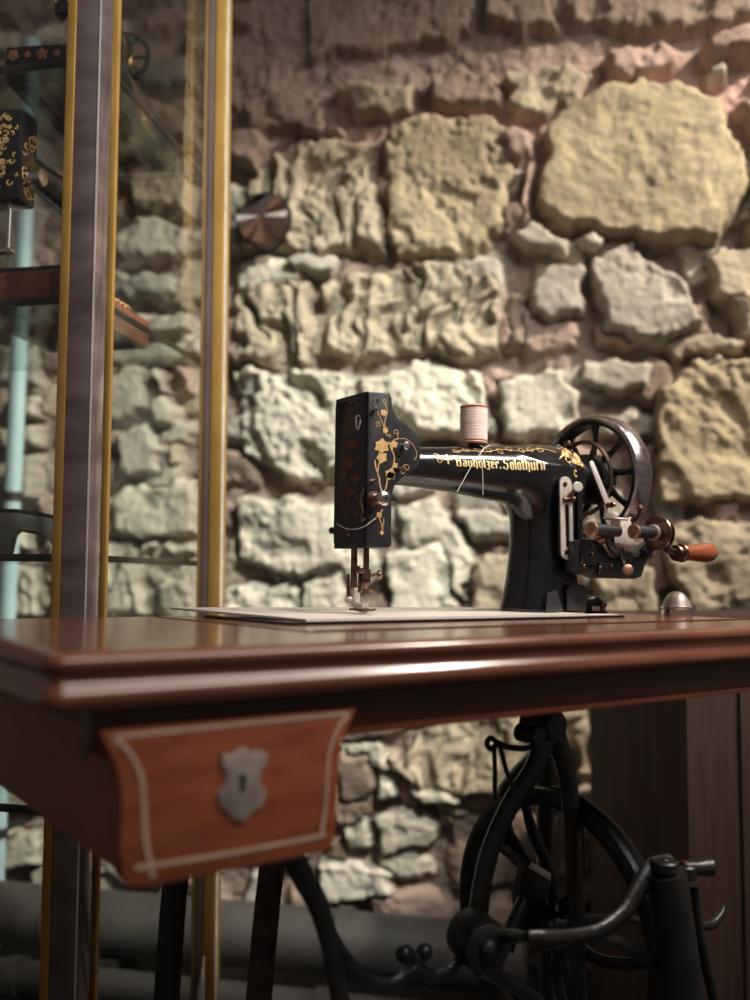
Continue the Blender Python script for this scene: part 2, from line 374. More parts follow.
def build_wall():
    us = axis(-2.6, -1.02, .96, 2.4, .0046, .05); zs = axis(-.02, .03, 2.28, 3.0, .0046, .05)
    Ug, Zg = np.meshgrid(us, zs)
    wu = Ug+.044*fbm(Ug, Zg, 9, 3, 3)+.026*fbm(Ug, Zg, 30, 3, 51); wz = Zg+.044*fbm(Ug, Zg, 9, 3, 11)+.026*fbm(Ug, Zg, 30, 3, 57)
    H = .050*fbm(Ug, Zg, 7, 5, 21)+.030*np.abs(fbm(Ug, Zg, 26, 3, 23))-.022
    # the mortar is pinker high up, browner low down
    mpk = np.clip((fbm(Ug, Zg, 5, 3, 31)+.5)*1.4-.25, 0, 1)[..., None]
    C = np.array([.235, .185, .150])*(1-mpk)+np.array([.36, .28, .24])*mpk
    band = np.exp(-((Zg-(1.86+.05*np.sin(Ug*3)))/.10)**2)[..., None]*np.clip((Ug+.35)/.4, 0, 1)[..., None]*.75
    C = C*(1-band)+np.array([.47, .31, .275])*band
    def sdpoly(P, X, Y):
        n = len(P); d = np.full(X.shape, 1e9); s = np.ones(X.shape)
        for i in range(n):
            ax, ay = P[i]; bx, by = P[i-1]
            ex, ey = bx-ax, by-ay; wx, wy = X-ax, Y-ay
            t = np.clip((wx*ex+wy*ey)/(ex*ex+ey*ey), 0, 1); dx, dy = wx-ex*t, wy-ey*t
            d = np.minimum(d, dx*dx+dy*dy)
            c1 = Y >= ay; c2 = Y < by; c3 = ex*wy > ey*wx
            s = np.where((c1 & c2 & c3) | (~c1 & ~c2 & ~c3), -s, s)
        return -s*np.sqrt(d)
    rng = random.Random(5); todo = []
    for (px, col, rel, pit, kind) in STONES: todo.append(([wall_uv(*q) for q in px], col, rel, pit, kind, False))
    # smaller rubble between and beyond the big blocks
    z = .06
    while z < 2.9:
        hgt = rng.uniform(.06, .12); u = -2.6+rng.uniform(0, .1)
        while u < 2.4:
            w = rng.uniform(.07, .2); big = u < -1.1 or u > .98 or z > 2.25
            if big: w *= 1.8
            P = [(u+rng.uniform(0, .02), z+rng.uniform(0, .02)), (u+w*.5, z-rng.uniform(0, .012)), (u+w-rng.uniform(0, .02), z+rng.uniform(0, .02)), (u+w-rng.uniform(0, .02), z+hgt-rng.uniform(.0, .03)), (u+w*.5, z+hgt+.005), (u+rng.uniform(0, .03), z+hgt-rng.uniform(0, .03))]
            if z > 1.72 and -.42 < u < 1.2 and rng.random() < .85: u += w+.02; continue
            todo.append((P, rng.choice([SAND2, GREY, PINK, BROWN, PALE]), rng.uniform(.012, .03), .5, 'r', True)); u += w+rng.uniform(.012, .03)
        z += hgt+rng.uniform(.012, .022)
    top = np.zeros_like(H); own = np.zeros_like(H)
    for k, (P, col, rel, pit, kind, small) in enumerate(todo):
        a = np.array(P); lo = a.min(0)-.03; hi = a.max(0)+.03
        iu = np.where((us > lo[0]) & (us < hi[0]))[0]; iz = np.where((zs > lo[1]) & (zs < hi[1]))[0]
        if len(iu) < 2 or len(iz) < 2: continue
        sl = (slice(iz[0], iz[-1]+1), slice(iu[0], iu[-1]+1))
        x, y = Ug[sl], Zg[sl]
        sd = sdpoly(P, wu[sl], wz[sl])
        if small: sd = np.where(own[sl] > .3, -1, sd); 
        q = np.clip(sd/(.020 if not small else .026), 0, 1); prof = 1-(1-q)**2.4
        if kind == 'v': pits = np.clip(fbm(x*1.5+.25*fbm(x, y, 8, 2, 9), y*.62, 21, 3, 100+k)*3.6+.18, 0, 1)*.034+np.clip(fbm(x, y, 60, 2, 300+k)*3, 0, 1)*.007
        elif kind == 'h': pits = np.clip(fbm(x+.4*y, y*.8, 17, 3, 100+k)*3.8+.10, 0, 1)*.030+np.clip(fbm(x, y, 70, 2, 300+k)*3, 0, 1)*.006
        elif kind == 's': pits = np.clip(fbm(x, y, 13, 3, 100+k)*2.6-.15, 0, 1)*.024+np.abs(fbm(x, y, 34, 3, 700+k))*.012
        else: pits = np.clip(fbm(x, y, 18, 4, 100+k)*3.2+.05, 0, 1)*.026+np.abs(fbm(x, y, 50, 2, 300+k))*.010
        tilt = (x-a[:, 0].mean())*rng.uniform(-.05, .05)+(y-a[:, 1].mean())*rng.uniform(-.06, .06)
        h = rel*prof-pits*pit*prof+.034*fbm(x, y, 6, 3, 200+k)*prof+tilt*prof
        m = np.clip(sd/.010, 0, 1)
        H[sl] = np.where(m > 0, np.maximum(H[sl]*(1-m)+h*m, H[sl]*.7*(1-m)+h*m), H[sl])
        own[sl] = np.maximum(own[sl], m)
        cc = np.array(col)*rng.uniform(.92, 1.08); var = (1+.55*fbm(x, y, 9, 4, 400+k))[..., None]
        C[sl] = C[sl]*(1-m[..., None])+np.clip(cc*var, 0, 1)*m[..., None]
    H += .004*fbm(Ug, Zg, 90, 2, 77)
    C = np.clip(C*(1+.25*fbm(Ug, Zg, 40, 3, 88))[..., None], .02, .8)
    nz, nu = H.shape
    t = np.array(WT); n = np.array(WN); o = np.array(WO)
    co = o+Ug[..., None]*t+H[..., None]*n+Zg[..., None]*np.array([0, 0, 1.])
    co = co.reshape(-1, 3)
    i = np.arange(nz*nu).reshape(nz, nu)
    fr = np.stack([i[:-1, :-1], i[:-1, 1:], i[1:, 1:], i[1:, :-1]], -1).reshape(-1, 4)
    # a closed slab: the rough face, plus a plain back and edges
    backs = [wall_pt(us[0], zs[0], -.25), wall_pt(us[-1], zs[0], -.25), wall_pt(us[-1], zs[-1], -.25), wall_pt(us[0], zs[-1], -.25)]
    base = len(co); co = np.vstack([co, np.array([tuple(b) for b in backs])])
    faces = fr.tolist()+[[base+3, base+2, base+1, base]]
    faces += [list(i[0, ::-1])+[base, base+1], list(i[-1, :])+[base+2, base+3], list(i[:, 0])+[base+3, base], list(i[::-1, -1])+[base+1, base+2]]
    me = bpy.data.meshes.new('wall_back'); me.from_pydata(co.tolist(), [], [[int(a) for a in f] for f in faces])
    ca = me.color_attributes.new('stone_colour', 'FLOAT_COLOR', 'POINT')
    cf = np.ones((len(co), 4)); cf[:base, :3] = C.reshape(-1, 3); cf[base:, :3] = .25
    ca.data.foreach_set('color', cf.ravel())
    me.polygons.foreach_set('use_smooth', [True]*len(me.polygons))
    m = bpy.data.materials.new('rubble_stone'); m.use_nodes = True; N = m.node_tree.nodes; L = m.node_tree.links; b = N['Principled BSDF']
    at = N.new('ShaderNodeAttribute'); at.attribute_name = 'stone_colour'
    tc = N.new('ShaderNodeTexCoord'); nz_ = N.new('ShaderNodeTexNoise'); nz_.inputs['Scale'].default_value = 55; nz_.inputs['Detail'].default_value = 6
    L.new(tc.outputs['Object'], nz_.inputs['Vector'])
    mr = N.new('ShaderNodeMapRange'); mr.inputs['To Min'].default_value = .72; mr.inputs['To Max'].default_value = 1.25; L.new(nz_.outputs['Fac'], mr.inputs['Value'])
    mx = N.new('ShaderNodeVectorMath'); mx.operation = 'SCALE'; L.new(at.outputs['Color'], mx.inputs[0]); L.new(mr.outputs[0], mx.inputs['Scale'])
    L.new(mx.outputs[0], b.inputs['Base Color']); b.inputs['Roughness'].default_value = .9; b.inputs['Specular IOR Level'].default_value = .2
    bp = N.new('ShaderNodeBump'); bp.inputs['Strength'].default_value = .5; bp.inputs['Distance'].default_value = .006; L.new(nz_.outputs['Fac'], bp.inputs['Height']); L.new(bp.outputs[0], b.inputs['Normal'])
    me.materials.append(m)
    o_ = bpy.data.objects.new('wall_back', me); COL.objects.link(o_)
    tag(o_, 'rough rubble stone wall with pink-brown mortar', 'wall', kind='structure')
build_wall()
# floor
b = B(); c = WO+WN*1.3
b.box((c.x, c.y, -.03), (2.5, 2.4, .03), (WT, WN, V(0, 0, 1)))
tag(obj('floor', b, 'floor'), 'dark grey floor', 'floor', kind='structure')
# grey pipe and darker pipe along the foot of the wall
def pipe(name, off, z, r, u0, u1, m, label, group=None):
    t = thing(name, wall_pt((u0+u1)/2, 0, off), label, 'pipe')
    b = B().cyl(wall_pt(u0, z, off), wall_pt(u1, z, off), r, 28); obj('pipe_body', b, m, t)
    for u in np.arange(u0+.25, u1, .62):
        b = B().lathe([(-.014, r+.0005), (-.014, r+.007), (.014, r+.007), (.014, r+.0005)], wall_pt(u, z, off), WT, 28, ring=True); obj('pipe_collar', b, m, t)
    for u in np.arange(u0+.15, u1, .85):
        b = B().box(wall_pt(u, max(.002, (z-r)/2+.001), off), (.02, r*.8, max(.002, (z-r)/2+.001)), (WT, WN, V(0, 0, 1))); obj('pipe_foot', b, 'pipedark', t)
pipe('floor_pipe', .20, .095, .062, -1.5, .35, 'pipe', 'thick grey pipe running along the foot of the stone wall')
pipe('floor_pipe', .36, .040, .030, -1.5, .35, 'pipedark', 'thinner black pipe on the floor in front of the thick grey pipe')
# pale blue upright at the left
p = onP(15, 440, wall_pt(0, 0, .16), WN)
tp = thing('upright_pipe', V(p.x, p.y, 0), 'pale blue upright pipe against the stone wall behind the showcase', 'pipe')
obj('pipe_body', B().cyl((p.x, p.y, .0), (p.x, p.y, 2.1), .019, 20), 'paleblue', tp)
for z in (.25, 1.0, 1.9): obj('pipe_clip', B().lathe([(-.01, .0192), (-.01, .023), (.01, .023), (.01, .0192)], (p.x, p.y, z), (0, 0, 1), 20, ring=True).box(V(p.x, p.y, z)-WN*.06, (.006, .042, .006), (WT, WN, V(0, 0, 1))), 'pipedark', tp)
# round reflecting disc on the wall
u, z = wall_uv(274, 231)
td = thing('wall_disc', wall_pt(u, z, .0), 'round reflecting metal disc fixed to the stone wall beside the showcase', 'disc')
R_ = .062
b = B(); o = wall_pt(u, z, .075); vs = [o+WN*.016]; fs = []
K = 16
for k in range(K):
    a = 2*pi*k/K; vs.append(o+WT*(R_*math.cos(a))+V(0, 0, R_*math.sin(a)) + WN*(.012*math.sin(2*a+.5)))
for k in range(K):
    fs.append((0, 1+k, 1+(k+1) % K))
vs2 = [v-WN*.006 for v in vs]; n0 = len(vs); vs += vs2
for k in range(K): fs.append((n0, n0+1+(k+1) % K, n0+1+k)); fs.append((1+k, n0+1+k, n0+1+(k+1) % K, 1+(k+1) % K))
b.add(vs, fs); obj('reflector', b, 'disc', td, sharp=8)
for nm, mk, aa in (('pale_reflection', 'steelpale', ((-.12, .14), (pi-.10, pi+.16))), ('pink_reflection', 'copper', ((.55, .95), (-1.95, -1.45), (3.75, 4.15)))):  # white and pink reflections of the disc, built as raised coloured wedges
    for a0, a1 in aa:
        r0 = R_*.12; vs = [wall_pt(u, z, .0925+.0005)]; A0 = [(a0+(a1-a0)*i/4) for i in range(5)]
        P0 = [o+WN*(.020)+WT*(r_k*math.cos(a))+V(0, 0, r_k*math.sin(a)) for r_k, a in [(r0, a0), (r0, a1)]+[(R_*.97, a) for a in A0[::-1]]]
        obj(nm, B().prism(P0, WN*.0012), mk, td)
obj('rim', B().lathe([(-.006, R_-.001), (-.006, R_+.004), (.002, R_+.004), (.002, R_-.001)], o-WN*.004, WN, 40, ring=True), 'darkedge', td)
obj('bracket', B().cyl(wall_pt(u, z, .0), o-WN*.002, .012), 'darkedge', td)
# dark wooden chest behind the right end of the table
A = onP(688, 800, onD(688, 800, 1.40), FW); A.z = 0
def dirxy(a): return V(math.sin(a), math.cos(a), 0)
e1 = dirxy(YAW-.35); e2 = dirxy(YAW+1.22)
L1 = onP(590, 800, A, V(e1.y, -e1.x, 0)); L1.z = 0; w1 = (L1-A).length; w2 = .52; hh = .745
tc_ = thing('wooden_chest', A+(e1*w1+e2*w2)*.5, 'dark brown wooden chest standing behind the right end of the sewing table', 'chest')
c0 = A+e1*(w1/2)+e2*(w2/2)
obj('body', B().prism([A, A+e1*w1, A+e1*w1+e2*w2, A+e2*w2], V(0, 0, hh), .004), 'panelwood', tc_)
obj('lid', B().prism([A-e1*.012-e2*.012+V(0, 0, hh+.001), A+e1*(w1+.012)-e2*.012+V(0, 0, hh+.001), A+e1*(w1+.012)+e2*(w2+.012)+V(0, 0, hh+.001), A-e1*.012+e2*(w2+.012)+V(0, 0, hh+.001)], V(0, 0, .022), .004), 'panelwood', tc_)
for k in range(1, 5):
    q = A+e2*(w2*k/5)-e1*.003; obj('batten', B().box(q+V(0, 0, hh/2), (.003, .006, hh/2-.01), (e1, e2, V(0, 0, 1)), .001), 'panelwood', tc_)
# ------------------------------------------------------------------ the treadle table
TL, TD = .821, .415
tb = thing('treadle_table', (TL/2, TD/2, 0), 'mahogany sewing machine table on a black cast iron treadle stand', 'table')
def rect_loop(o, z, ch=.010, k=4):
    x0, y0, x1, y1 = -o, -o, TL+o, TD+o; r = max(.002, ch+o); out = []
    for (cx, cy, a0) in ((x0+r, y0+r, pi), (x1-r, y0+r, 1.5*pi), (x1-r, y1-r, 0), (x0+r, y1-r, .5*pi)):
        for i in range(k+1):
            a = a0+i/k*pi/2; out.append(V(cx+r*math.cos(a), cy+r*math.sin(a), T+z))
    return out
prof = [(-.0195, 0), (-.0100, -.0001), (-.0060, -.0004), (-.0022, -.0016), (.0000, -.0040), (.0003, -.0066), (-.0010, -.0092), (-.0032, -.0115), (-.0043, -.0140), (-.0038, -.0165), (-.0014, -.0188), (.0008, -.0215), (.0013, -.0245), (.0003, -.0277), (-.0024, -.0300), (-.007, -.0312), (-.020, -.0313)]
b = B(); b.loft([rect_loop(o-.0, z) for o, z in prof]); top = obj('tabletop', b, 'mahogtop', tb, sharp=50)
# seam of the hinged flap that covers the sunk machine
def seam(p, q, w=.0011): 
    d = (q-p).normalized(); return B().box((p+q)/2+V(0, 0, .0002), ((q-p).length/2, w, .0004), (d, V(-d.y, d.x, 0), V(0, 0, 1)))
b = seam(V(.2222, .1036, T), V(TL-.02, .1036, T)); b2 = seam(V(.2222, .1036, T), V(.2222, TD-.02, T)); b.add(b2.v, b2.f)
obj('flap_seam', b, 'apron', tb)
b = B(); b.box2((.232, .1125, T+.0001), (TL-.028, .1150, T+.0009), .0003); obj('flap_moulding', b, 'mahogtop', tb)
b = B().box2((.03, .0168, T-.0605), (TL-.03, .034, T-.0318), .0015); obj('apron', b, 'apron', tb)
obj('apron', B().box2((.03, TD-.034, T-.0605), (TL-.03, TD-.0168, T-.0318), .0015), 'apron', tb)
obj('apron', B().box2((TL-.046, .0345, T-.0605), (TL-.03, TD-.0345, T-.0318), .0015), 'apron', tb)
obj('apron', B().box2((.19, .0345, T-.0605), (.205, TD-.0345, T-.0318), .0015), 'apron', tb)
b = B().box2((.03, .0148, T-.0605), (TL-.03, .0166, T-.0560), .0006); obj('apron_bead', b, 'mahog', tb)
# the drawer hung under the left end
DY = .006
outl = [(101, 732), (357, 709), (351, 722), (344, 738), (340, 762), (338, 800), (335, 842), (328, 852), (150, 887), (131, 889), (123, 880), (120, 850), (121, 800), (119, 778), (112, 758)]
P = [onY(x, y, DY) for x, y in outl]
dw = obj('drawer', B().prism(P, V(0, .016, 0), .0018), 'mahogd', tb)
xl = onY(122, 850, DY).x; xr = onY(336, 820, DY).x; zt = T-.0330; zb = onY(128, 880, DY).z+.002
b = B().box2((xl+.002, DY+.0165, zb), (xl+.010, .395, zt-.002)).box2((xr-.010, DY+.0165, zb), (xr-.002, .395, zt-.002)).box2((xl+.0102, DY+.0165, zb+.002), (xr-.0102, .395, zb+.008)).box2((xl+.0102, .387, zb+.0082), (xr-.0102, .395, zt-.004))
obj('drawer_box', b, 'mahogs', dw)
def ribbon(pts, w, y, h=.0005, closed=False, k=6):
    """thin strip lying on the plane y, raised towards the viewer"""
    pts = [Vector(p) for p in pts]
    if k: pts, _ = catmull(pts, [w]*len(pts), k)
    L = []; Rr = []
    for i, p in enumerate(pts):
        t = (pts[min(i+1, len(pts)-1)]-pts[max(i-1, 0)]); n = V(-t.z, 0, t.x)
        if n.length < 1e-9: n = V(0, 0, 1)
        n.normalize(); L.append(p+n*w); Rr.append(p-n*w)
    b = B(); vs = []
    for i in range(len(pts)): vs += [L[i], Rr[i], L[i]-V(0, h, 0), Rr[i]-V(0, h, 0)]
    fs = []
    for i in range(len(pts)-1):
        a = 4*i; c = a+4; fs += [(a+2, a+3, c+3, c+2), (a, a+2, c+2, c), (a+3, a+1, c+1, c+3)]
    m = 4*(len(pts)-1); fs += [(0, 1, 3, 2), (m, m+2, m+3, m+1)]
    return b.add(vs, fs)
b = B()
for line in ([(112, 737), (200, 728), (350, 713)], [(112, 737), (128, 750), (141, 775), (144, 805), (146, 840), (153, 878)], [(350, 713), (338, 728), (329, 755), (326, 800), (321, 836)], [(135, 868), (230, 853), (326, 835)]):
    r = ribbon([onY(x, y, DY-.0001) for x, y in line], .0011, DY, .0004); b.add(r.v, r.f)
obj('inlay', b, 'inlay', dw)
sh = [(222, 752), (228, 756), (236, 750), (243, 747), (250, 752), (258, 750), (267, 753), (265, 763), (260, 772), (259, 782), (265, 792), (262, 806), (252, 811), (244, 822), (235, 820), (227, 812), (219, 805), (217, 793), (224, 783), (226, 773), (221, 764)]
es = obj('escutcheon', B().prism([onY(x, y, DY) for x, y in sh], V(0, -.0014, 0), .0004), 'pewter', dw)
k1 = onY(243, 778, DY-.0016); k2 = onY(243, 791, DY-.0016)
obj('keyhole', B().lathe([(0, .0024), (.0003, .0024)], k1, V(0, -1, 0), 16).prism([k1+V(-.0012, 0, 0), k1+V(.0012, 0, 0), k2+V(.0019, 0, 0), k2-V(.0019, 0, 0)], V(0, -.0003, 0)), 'void', es)
b = B().box2((xl-.006, DY+.018, T-.047), (xl+.0015, .395, T-.0320), .001).box2((xr-.0015, DY+.018, T-.047), (xr+.006, .395, T-.0320), .001)
obj('drawer_runner', b, 'apron', tb)
b = B().box2((xl+.002, .3955, zb), (xr-.002, .402, T-.0320)); obj('drawer_stop', b, 'apron', tb)

# --- the iron stand: mostly image coordinates projected onto upright planes
def tr(pts, Y): return [onY(x, y, Y) for x, y in pts]
FY = .115                                   # the near frame of the stand
# left end frame: near leg, scrolls, far legs
b = B().tube(tr([(284, 838), (298, 868), (318, 905), (330, 945), (338, 985), (344, 1030), (350, 1100)], FY), [.0085, .009, .0085, .008, .008, .008, .008], 12, 4, flat=.55, fdir=(0, 1, 0))
obj('leg', b, 'iron', tb)
b = B().tube(tr([(300, 868), (318, 905), (333, 940), (352, 968), (375, 983), (394, 984), (407, 973), (411, 958), (404, 951)], FY+.004), [.005, .0055, .006, .006, .006, .006, .0055, .005, .006], 12, 5, flat=.6, fdir=(0, 1, 0)).ball(onY(404, 954, FY+.004), .0072, 14)
obj('scroll', b, 'iron', tb)
b = B().tube(tr([(424, 953), (418, 962), (421, 972), (433, 977), (447, 973), (455, 965), (468, 952)], FY+.004), [.006, .0055, .0055, .006, .006, .0055, .005], 12, 5, flat=.6, fdir=(0, 1, 0)).ball(onY(424, 952, FY+.004), .0072, 14)
obj('scroll', b, 'iron', tb)
b = B().tube(tr([(407, 973), (414, 968), (421, 971)], FY+.004), .004, 10, 4); obj('scroll_link', b, 'iron', tb)
YB = .37
def zfoot(P): return V(P.x, P.y, .012)
for (pts, w) in (([(178, 840), (172, 920), (166, 1010)], .0135), ([(276, 820), (268, 900), (258, 1010)], .0135)):
    q = tr(pts, YB if w == .0135 and pts[0][0] < 200 else .30); q += [V(q[-1].x-.004, q[-1].y, .30), V(q[-1].x-.014, q[-1].y, .02)]; q = [V(q[0].x, q[0].y, T-.032)]+q
    obj('leg', B().tube(q, [w*1.1]+[w]*(len(q)-1), 12, 3, flat=.6, fdir=(0, 1, 0)), 'rust' if pts[0][0] > 200 else 'iron', tb)
    obj('foot', B().lathe([(0, .020), (.006, .021), (.014, .014), (.02, .012)], V(q[-1].x, q[-1].y, 0), (0, 0, 1), 20), 'iron', tb)
# legs that run below the frame edge down to the floor
q = onY(350, 1100, FY); obj('leg', B().tube([q+V(0, 0, .002), V(q.x+.005, FY, .25), V(q.x-.03, FY-.02, .015)], .008, 12, 4, flat=.7, fdir=(0, 1, 0)), 'iron', tb)
# central A frame carrying the flywheel
AY = .140
obj('brace', B().tube(tr([(549, 700), (547, 728), (534, 768), (513, 800), (494, 840), (483, 880), (477, 925)], AY), [.012, .0135, .0115, .0105, .0105, .0105, .011], 12, 4, flat=.55, fdir=(0, 1, 0)), 'iron', tb)
obj('brace', B().tube(tr([(551, 700), (554, 730), (566, 770), (572, 820), (575, 880), (578, 960), (580, 1060)], AY+.01), [.011, .013, .011, .0105, .0105, .0105, .0105], 12, 4, flat=.55, fdir=(0, 1, 0)), 'iron', tb)
q = onY(548, 706, AY); obj('bracket', B().box2((q.x-.016, AY-.02, T-.066), (q.x+.02, AY+.03, T-.0320), .003).cyl((q.x-.004, AY-.016, T-.095), (q.x-.004, AY+.022, T-.095), .014), 'iron', tb)
qa = onY(535, 735, AY-.02); obj('oil_cup', B().cyl(qa+V(0, .02, 0), qa-V(0, .006, 0), .0085), 'iron', tb)
obj('belt_shifter', B().tube(tr([(541, 742), (527, 748), (514, 748), (505, 746), (497, 742)], AY-.012), .0027, 8, 4).tube(tr([(497, 742), (490, 738), (487, 744), (491, 749), (497, 744)], AY-.012), .0026, 8, 5).tube(tr([(494, 746), (495, 770), (495, 800)], AY-.012), .0022, 8).tube(tr([(500, 746), (506, 770), (514, 790)], AY-.012), .0022, 8), 'iron', tb)
# flywheel: a rim turned about the long axis of the table
rimpts = [(463, 905), (545, 783), (505, 802), (628, 838), (474, 845), (660, 930), (657, 900)]
FX = .575
pr = [onX(x, y, FX) for x, y in rimpts]
A_ = np.array([[2*p.y, 2*p.z, 1] for p in pr]); r_ = np.array([p.y**2+p.z**2 for p in pr]); so = np.linalg.lstsq(A_, r_, rcond=None)[0]
fy, fz, fr = so[0], so[1], math.sqrt(so[2]+so[0]**2+so[1]**2)
FO = V(FX, fy, fz)
print('FLYWHEEL', fy, fz, fr)
w = thing_part = obj('flywheel', B().lathe([(-.010, fr-.017), (-.0125, fr-.008), (-.010, fr-.001), (-.004, fr), (0, fr-.004), (.004, fr), (.010, fr-.001), (.0125, fr-.008), (.010, fr-.017), (0, fr-.019)], FO, (1, 0, 0), 72, ring=True), 'iron', tb)
for k in range(5):
    a = 2*pi*k/5+.5; d = V(0, math.cos(a), math.sin(a)); e = V(0, -math.sin(a), math.cos(a))
    obj('spoke', B().tube([FO+d*.014, FO+d*fr*.35+e*.02, FO+d*fr*.7+e*.016, FO+d*(fr-.014)], [.0085, .0065, .006, .009], 10, 5, flat=.7, fdir=(1, 0, 0)), 'iron', w)
obj('hub', B().lathe([(-.022, .008), (-.022, .016), (-.012, .021), (.012, .021), (.022, .016), (.022, .008)], FO, (1, 0, 0), 28, ring=False), 'iron', w)
# pitman rod, crank and leaf spring plate
obj('pitman_rod', B().tube(tr([(520, 780), (532, 830), (549, 868), (556, 905), (562, 950), (572, 1000), (578, 1080)], .215), [.004, .0065, .0065, .006, .005, .005, .005], 10, 4, flat=.7, fdir=(0, 1, 0)), 'iron', tb)
obj('crank_plate', B().prism(tr([(527, 862), (552, 878), (548, 905), (538, 940), (520, 935), (520, 890)], .205), V(0, .012, 0), .002), 'iron', tb)
obj('wear_plate', B().prism(tr([(531, 862), (550, 873), (550, 881), (528, 868)], .2035), V(0, -.0015, 0), .0004), 'steelpale', tb)
obj('lever', B().tube(tr([(524, 900), (513, 925), (505, 950)], .19), [.007, .008, .009], 10, 4), 'iron', tb)
obj('bolt', B().cyl(onY(562, 910, .2), onY(562, 910, .185), .006).cyl(onY(562, 910, .184), onY(562, 910, .180), .0085, 6), 'pewter', tb)
# front stretcher: hub, curved arms, right leg with its hinge
HB = onY(486, 948, .10)
ha = (V(-.30, -.95, 0)).normalized()
hub = obj('stretcher_hub', B().lathe([(-.034, .0200), (-.032, .0220), (-.004, .0220), (0, .0200)], HB, ha, 32), 'iron', tb)
obj('hub_cap', B().lathe([(.0002, .0195), (.003, .0195), (.0045, .017), (.005, .0085), (.0085, .0075), (.011, .004), (.0115, 0)], HB, ha, 32), 'iron', hub)
RY = .045
obj('stretcher_arm', B().tube([onY(500, 936, .10)]+tr([(530, 937), (570, 936), (600, 930), (624, 912), (638, 890), (652, 872), (668, 868)], RY+.01), [.007, .0056, .0058, .0064, .0075, .009, .012, .013], 12, 5, flat=.7, fdir=(0, 1, 0)), 'iron', tb)
obj('stretcher_arm', B().tube(tr([(582, 934), (612, 940), (640, 955), (660, 970), (672, 985)], RY+.012), [.004, .0058, .006, .0058, .006], 12, 5, flat=.7, fdir=(0, 1, 0)), 'iron', tb)
obj('stretcher_arm', B().tube([onY(480, 965, .11)]+tr([(500, 978), (520, 990), (545, 1010), (560, 1060)], .14), [.009, .007, .0065, .0065, .007], 12, 4, flat=.7, fdir=(0, 1, 0)), 'iron', tb)
obj('stretcher_arm', B().tube(tr([(553, 905), (580, 917), (605, 918), (635, 920), (660, 935)], .19), .005, 10, 4), 'iron', tb)
q0, q1 = onY(666, 872, RY), onY(682, 1000, RY)
d = (q1-q0).normalized(); q2 = q0+d*((q0.z-.02)/-d.z)
leg = obj('leg', B().tube([q0, q0+d*.02, q1, q2], [.0185, .0195, .021, .023], 20, flat=.9, fdir=(0, 1, 0)), 'iron', tb)
obj('foot', B().lathe([(0, .030), (.006, .031), (.013, .024), (.02, .022)], V(q2.x, q2.y, 0), (0, 0, 1), 22), 'iron', tb)
obj('leg_rib', B().tube([onY(693, 885, RY+.01), onY(700, 940, RY+.01), onY(716, 1010, RY+.01)], .005, 10, 4), 'iron', tb)
qh = onY(664, 867, RY)
h = obj('hinge', B().cyl(qh-V(0, 0, .004), qh+V(0, 0, .006), .0125).cyl(onY(684, 871, RY)-V(0, 0, .006), onY(684, 871, RY)+V(0, 0, .006), .0115), 'iron', tb)
obj('hinge_pin', B().tube([onY(684, 868, RY), onY(697, 868, RY-.004), onY(710, 867, RY-.008)], [.0065, .0068, .0085], 12, 3), 'iron', h)
for q, r in ((onY(664, 862, RY), .0045), (onY(684, 864, RY), .0042)): obj('screw', B().lathe([(0, r), (.002, r), (.003, r*.6)], q, (0, 0, 1), 14), 'bronze', h)
obj('hook', B().tube(tr([(700, 926), (712, 924), (721, 914), (724, 906)], .16), [.005, .006, .005, .002], 10, 5), 'iron', tb)
# right end frame under the table: upright legs to the top, and the treadle pedal
xr_ = .72
obj('leg', B().tube([V(xr_, .34, T-.032), V(xr_, .345, .6), V(xr_+.01, .35, .3), V(xr_+.02, .36, .02)], [.016, .013, .013, .014], 14, 4, flat=.7, fdir=(1, 0, 0)), 'iron', tb)
obj('foot', B().lathe([(0, .022), (.006, .023), (.014, .016), (.02, .014)], V(xr_+.02, .36, 0), (0, 0, 1), 20), 'iron', tb)
obj('brace', B().tube([V(xr_, .34, .62), V(xr_-.12, .30, .56), FO+V(.03, .02, 0), FO], .009, 10, 4), 'iron', tb)
obj('pedal', B().box2((.30, .13, .10), (.56, .30, .112), .003), 'iron', tb)
for s_ in (.27, .59):
    obj('pedal_bar', B().tube([V(s_, .215, .106), V(s_+(.04 if s_ < .4 else -.04), .215, .106)], .007, 10), 'iron', tb)
obj('brace', B().tube([V(.14, .37, .10), V(.27, .215, .106)], .008, 10), 'iron', tb)
obj('brace', B().tube([V(.59, .215, .106), V(xr_+.015, .36, .10)], .008, 10), 'iron', tb)
# thumb latch and nickel button on the table top
lp = onZ(596, 614.5, T)
lt = thing('table_latch', lp, 'small black screw latch on the table top beside the machine pillar', 'latch')
obj('foot', B().box(lp+V(0, 0, .0025), (.012, .008, .0024), None, .001), 'iron', lt)
obj('block', B().tube([lp+V(-.009, .004, .004), lp+V(-.010, .004, .015), lp+V(.001, .002, .0165), lp+V(.010, 0, .013)], [.005, .0068, .0066, .0045], 12, 4), 'iron', lt)
obj('screw', B().cyl(lp+V(.007, -.004, .0045), lp+V(.0074, -.0045, .0135), .0036).lathe([(0, .0052), (.004, .0052), (.005, .004)], lp+V(.0072, -.0043, .0095), (0, 0, 1), 14), 'bronze', lt)
kp = onZ(677, 616, T)
kt = thing('button_catch', kp, 'round nickel button with domed top on the right of the table top', 'catch')
kr = 15.0/FPX*(kp-CAM).dot(FW)
obj('base', B().lathe([(0, kr*.98), (.0015, kr), (.008, kr*.97), (.0095, kr*1.05), (.0112, kr*1.03), (.0112, kr*.8)], kp, (0, 0, 1), 36), 'nickel', kt)
obj('dome', B().lathe([(.0113, kr*.96), (.0135, kr*.90), (.0175, kr*.82), (.0215, kr*.70), (.0255, kr*.54), (.0285, kr*.32), (.0295, 0)], kp, (0, 0, 1), 36), 'pewter', kt)
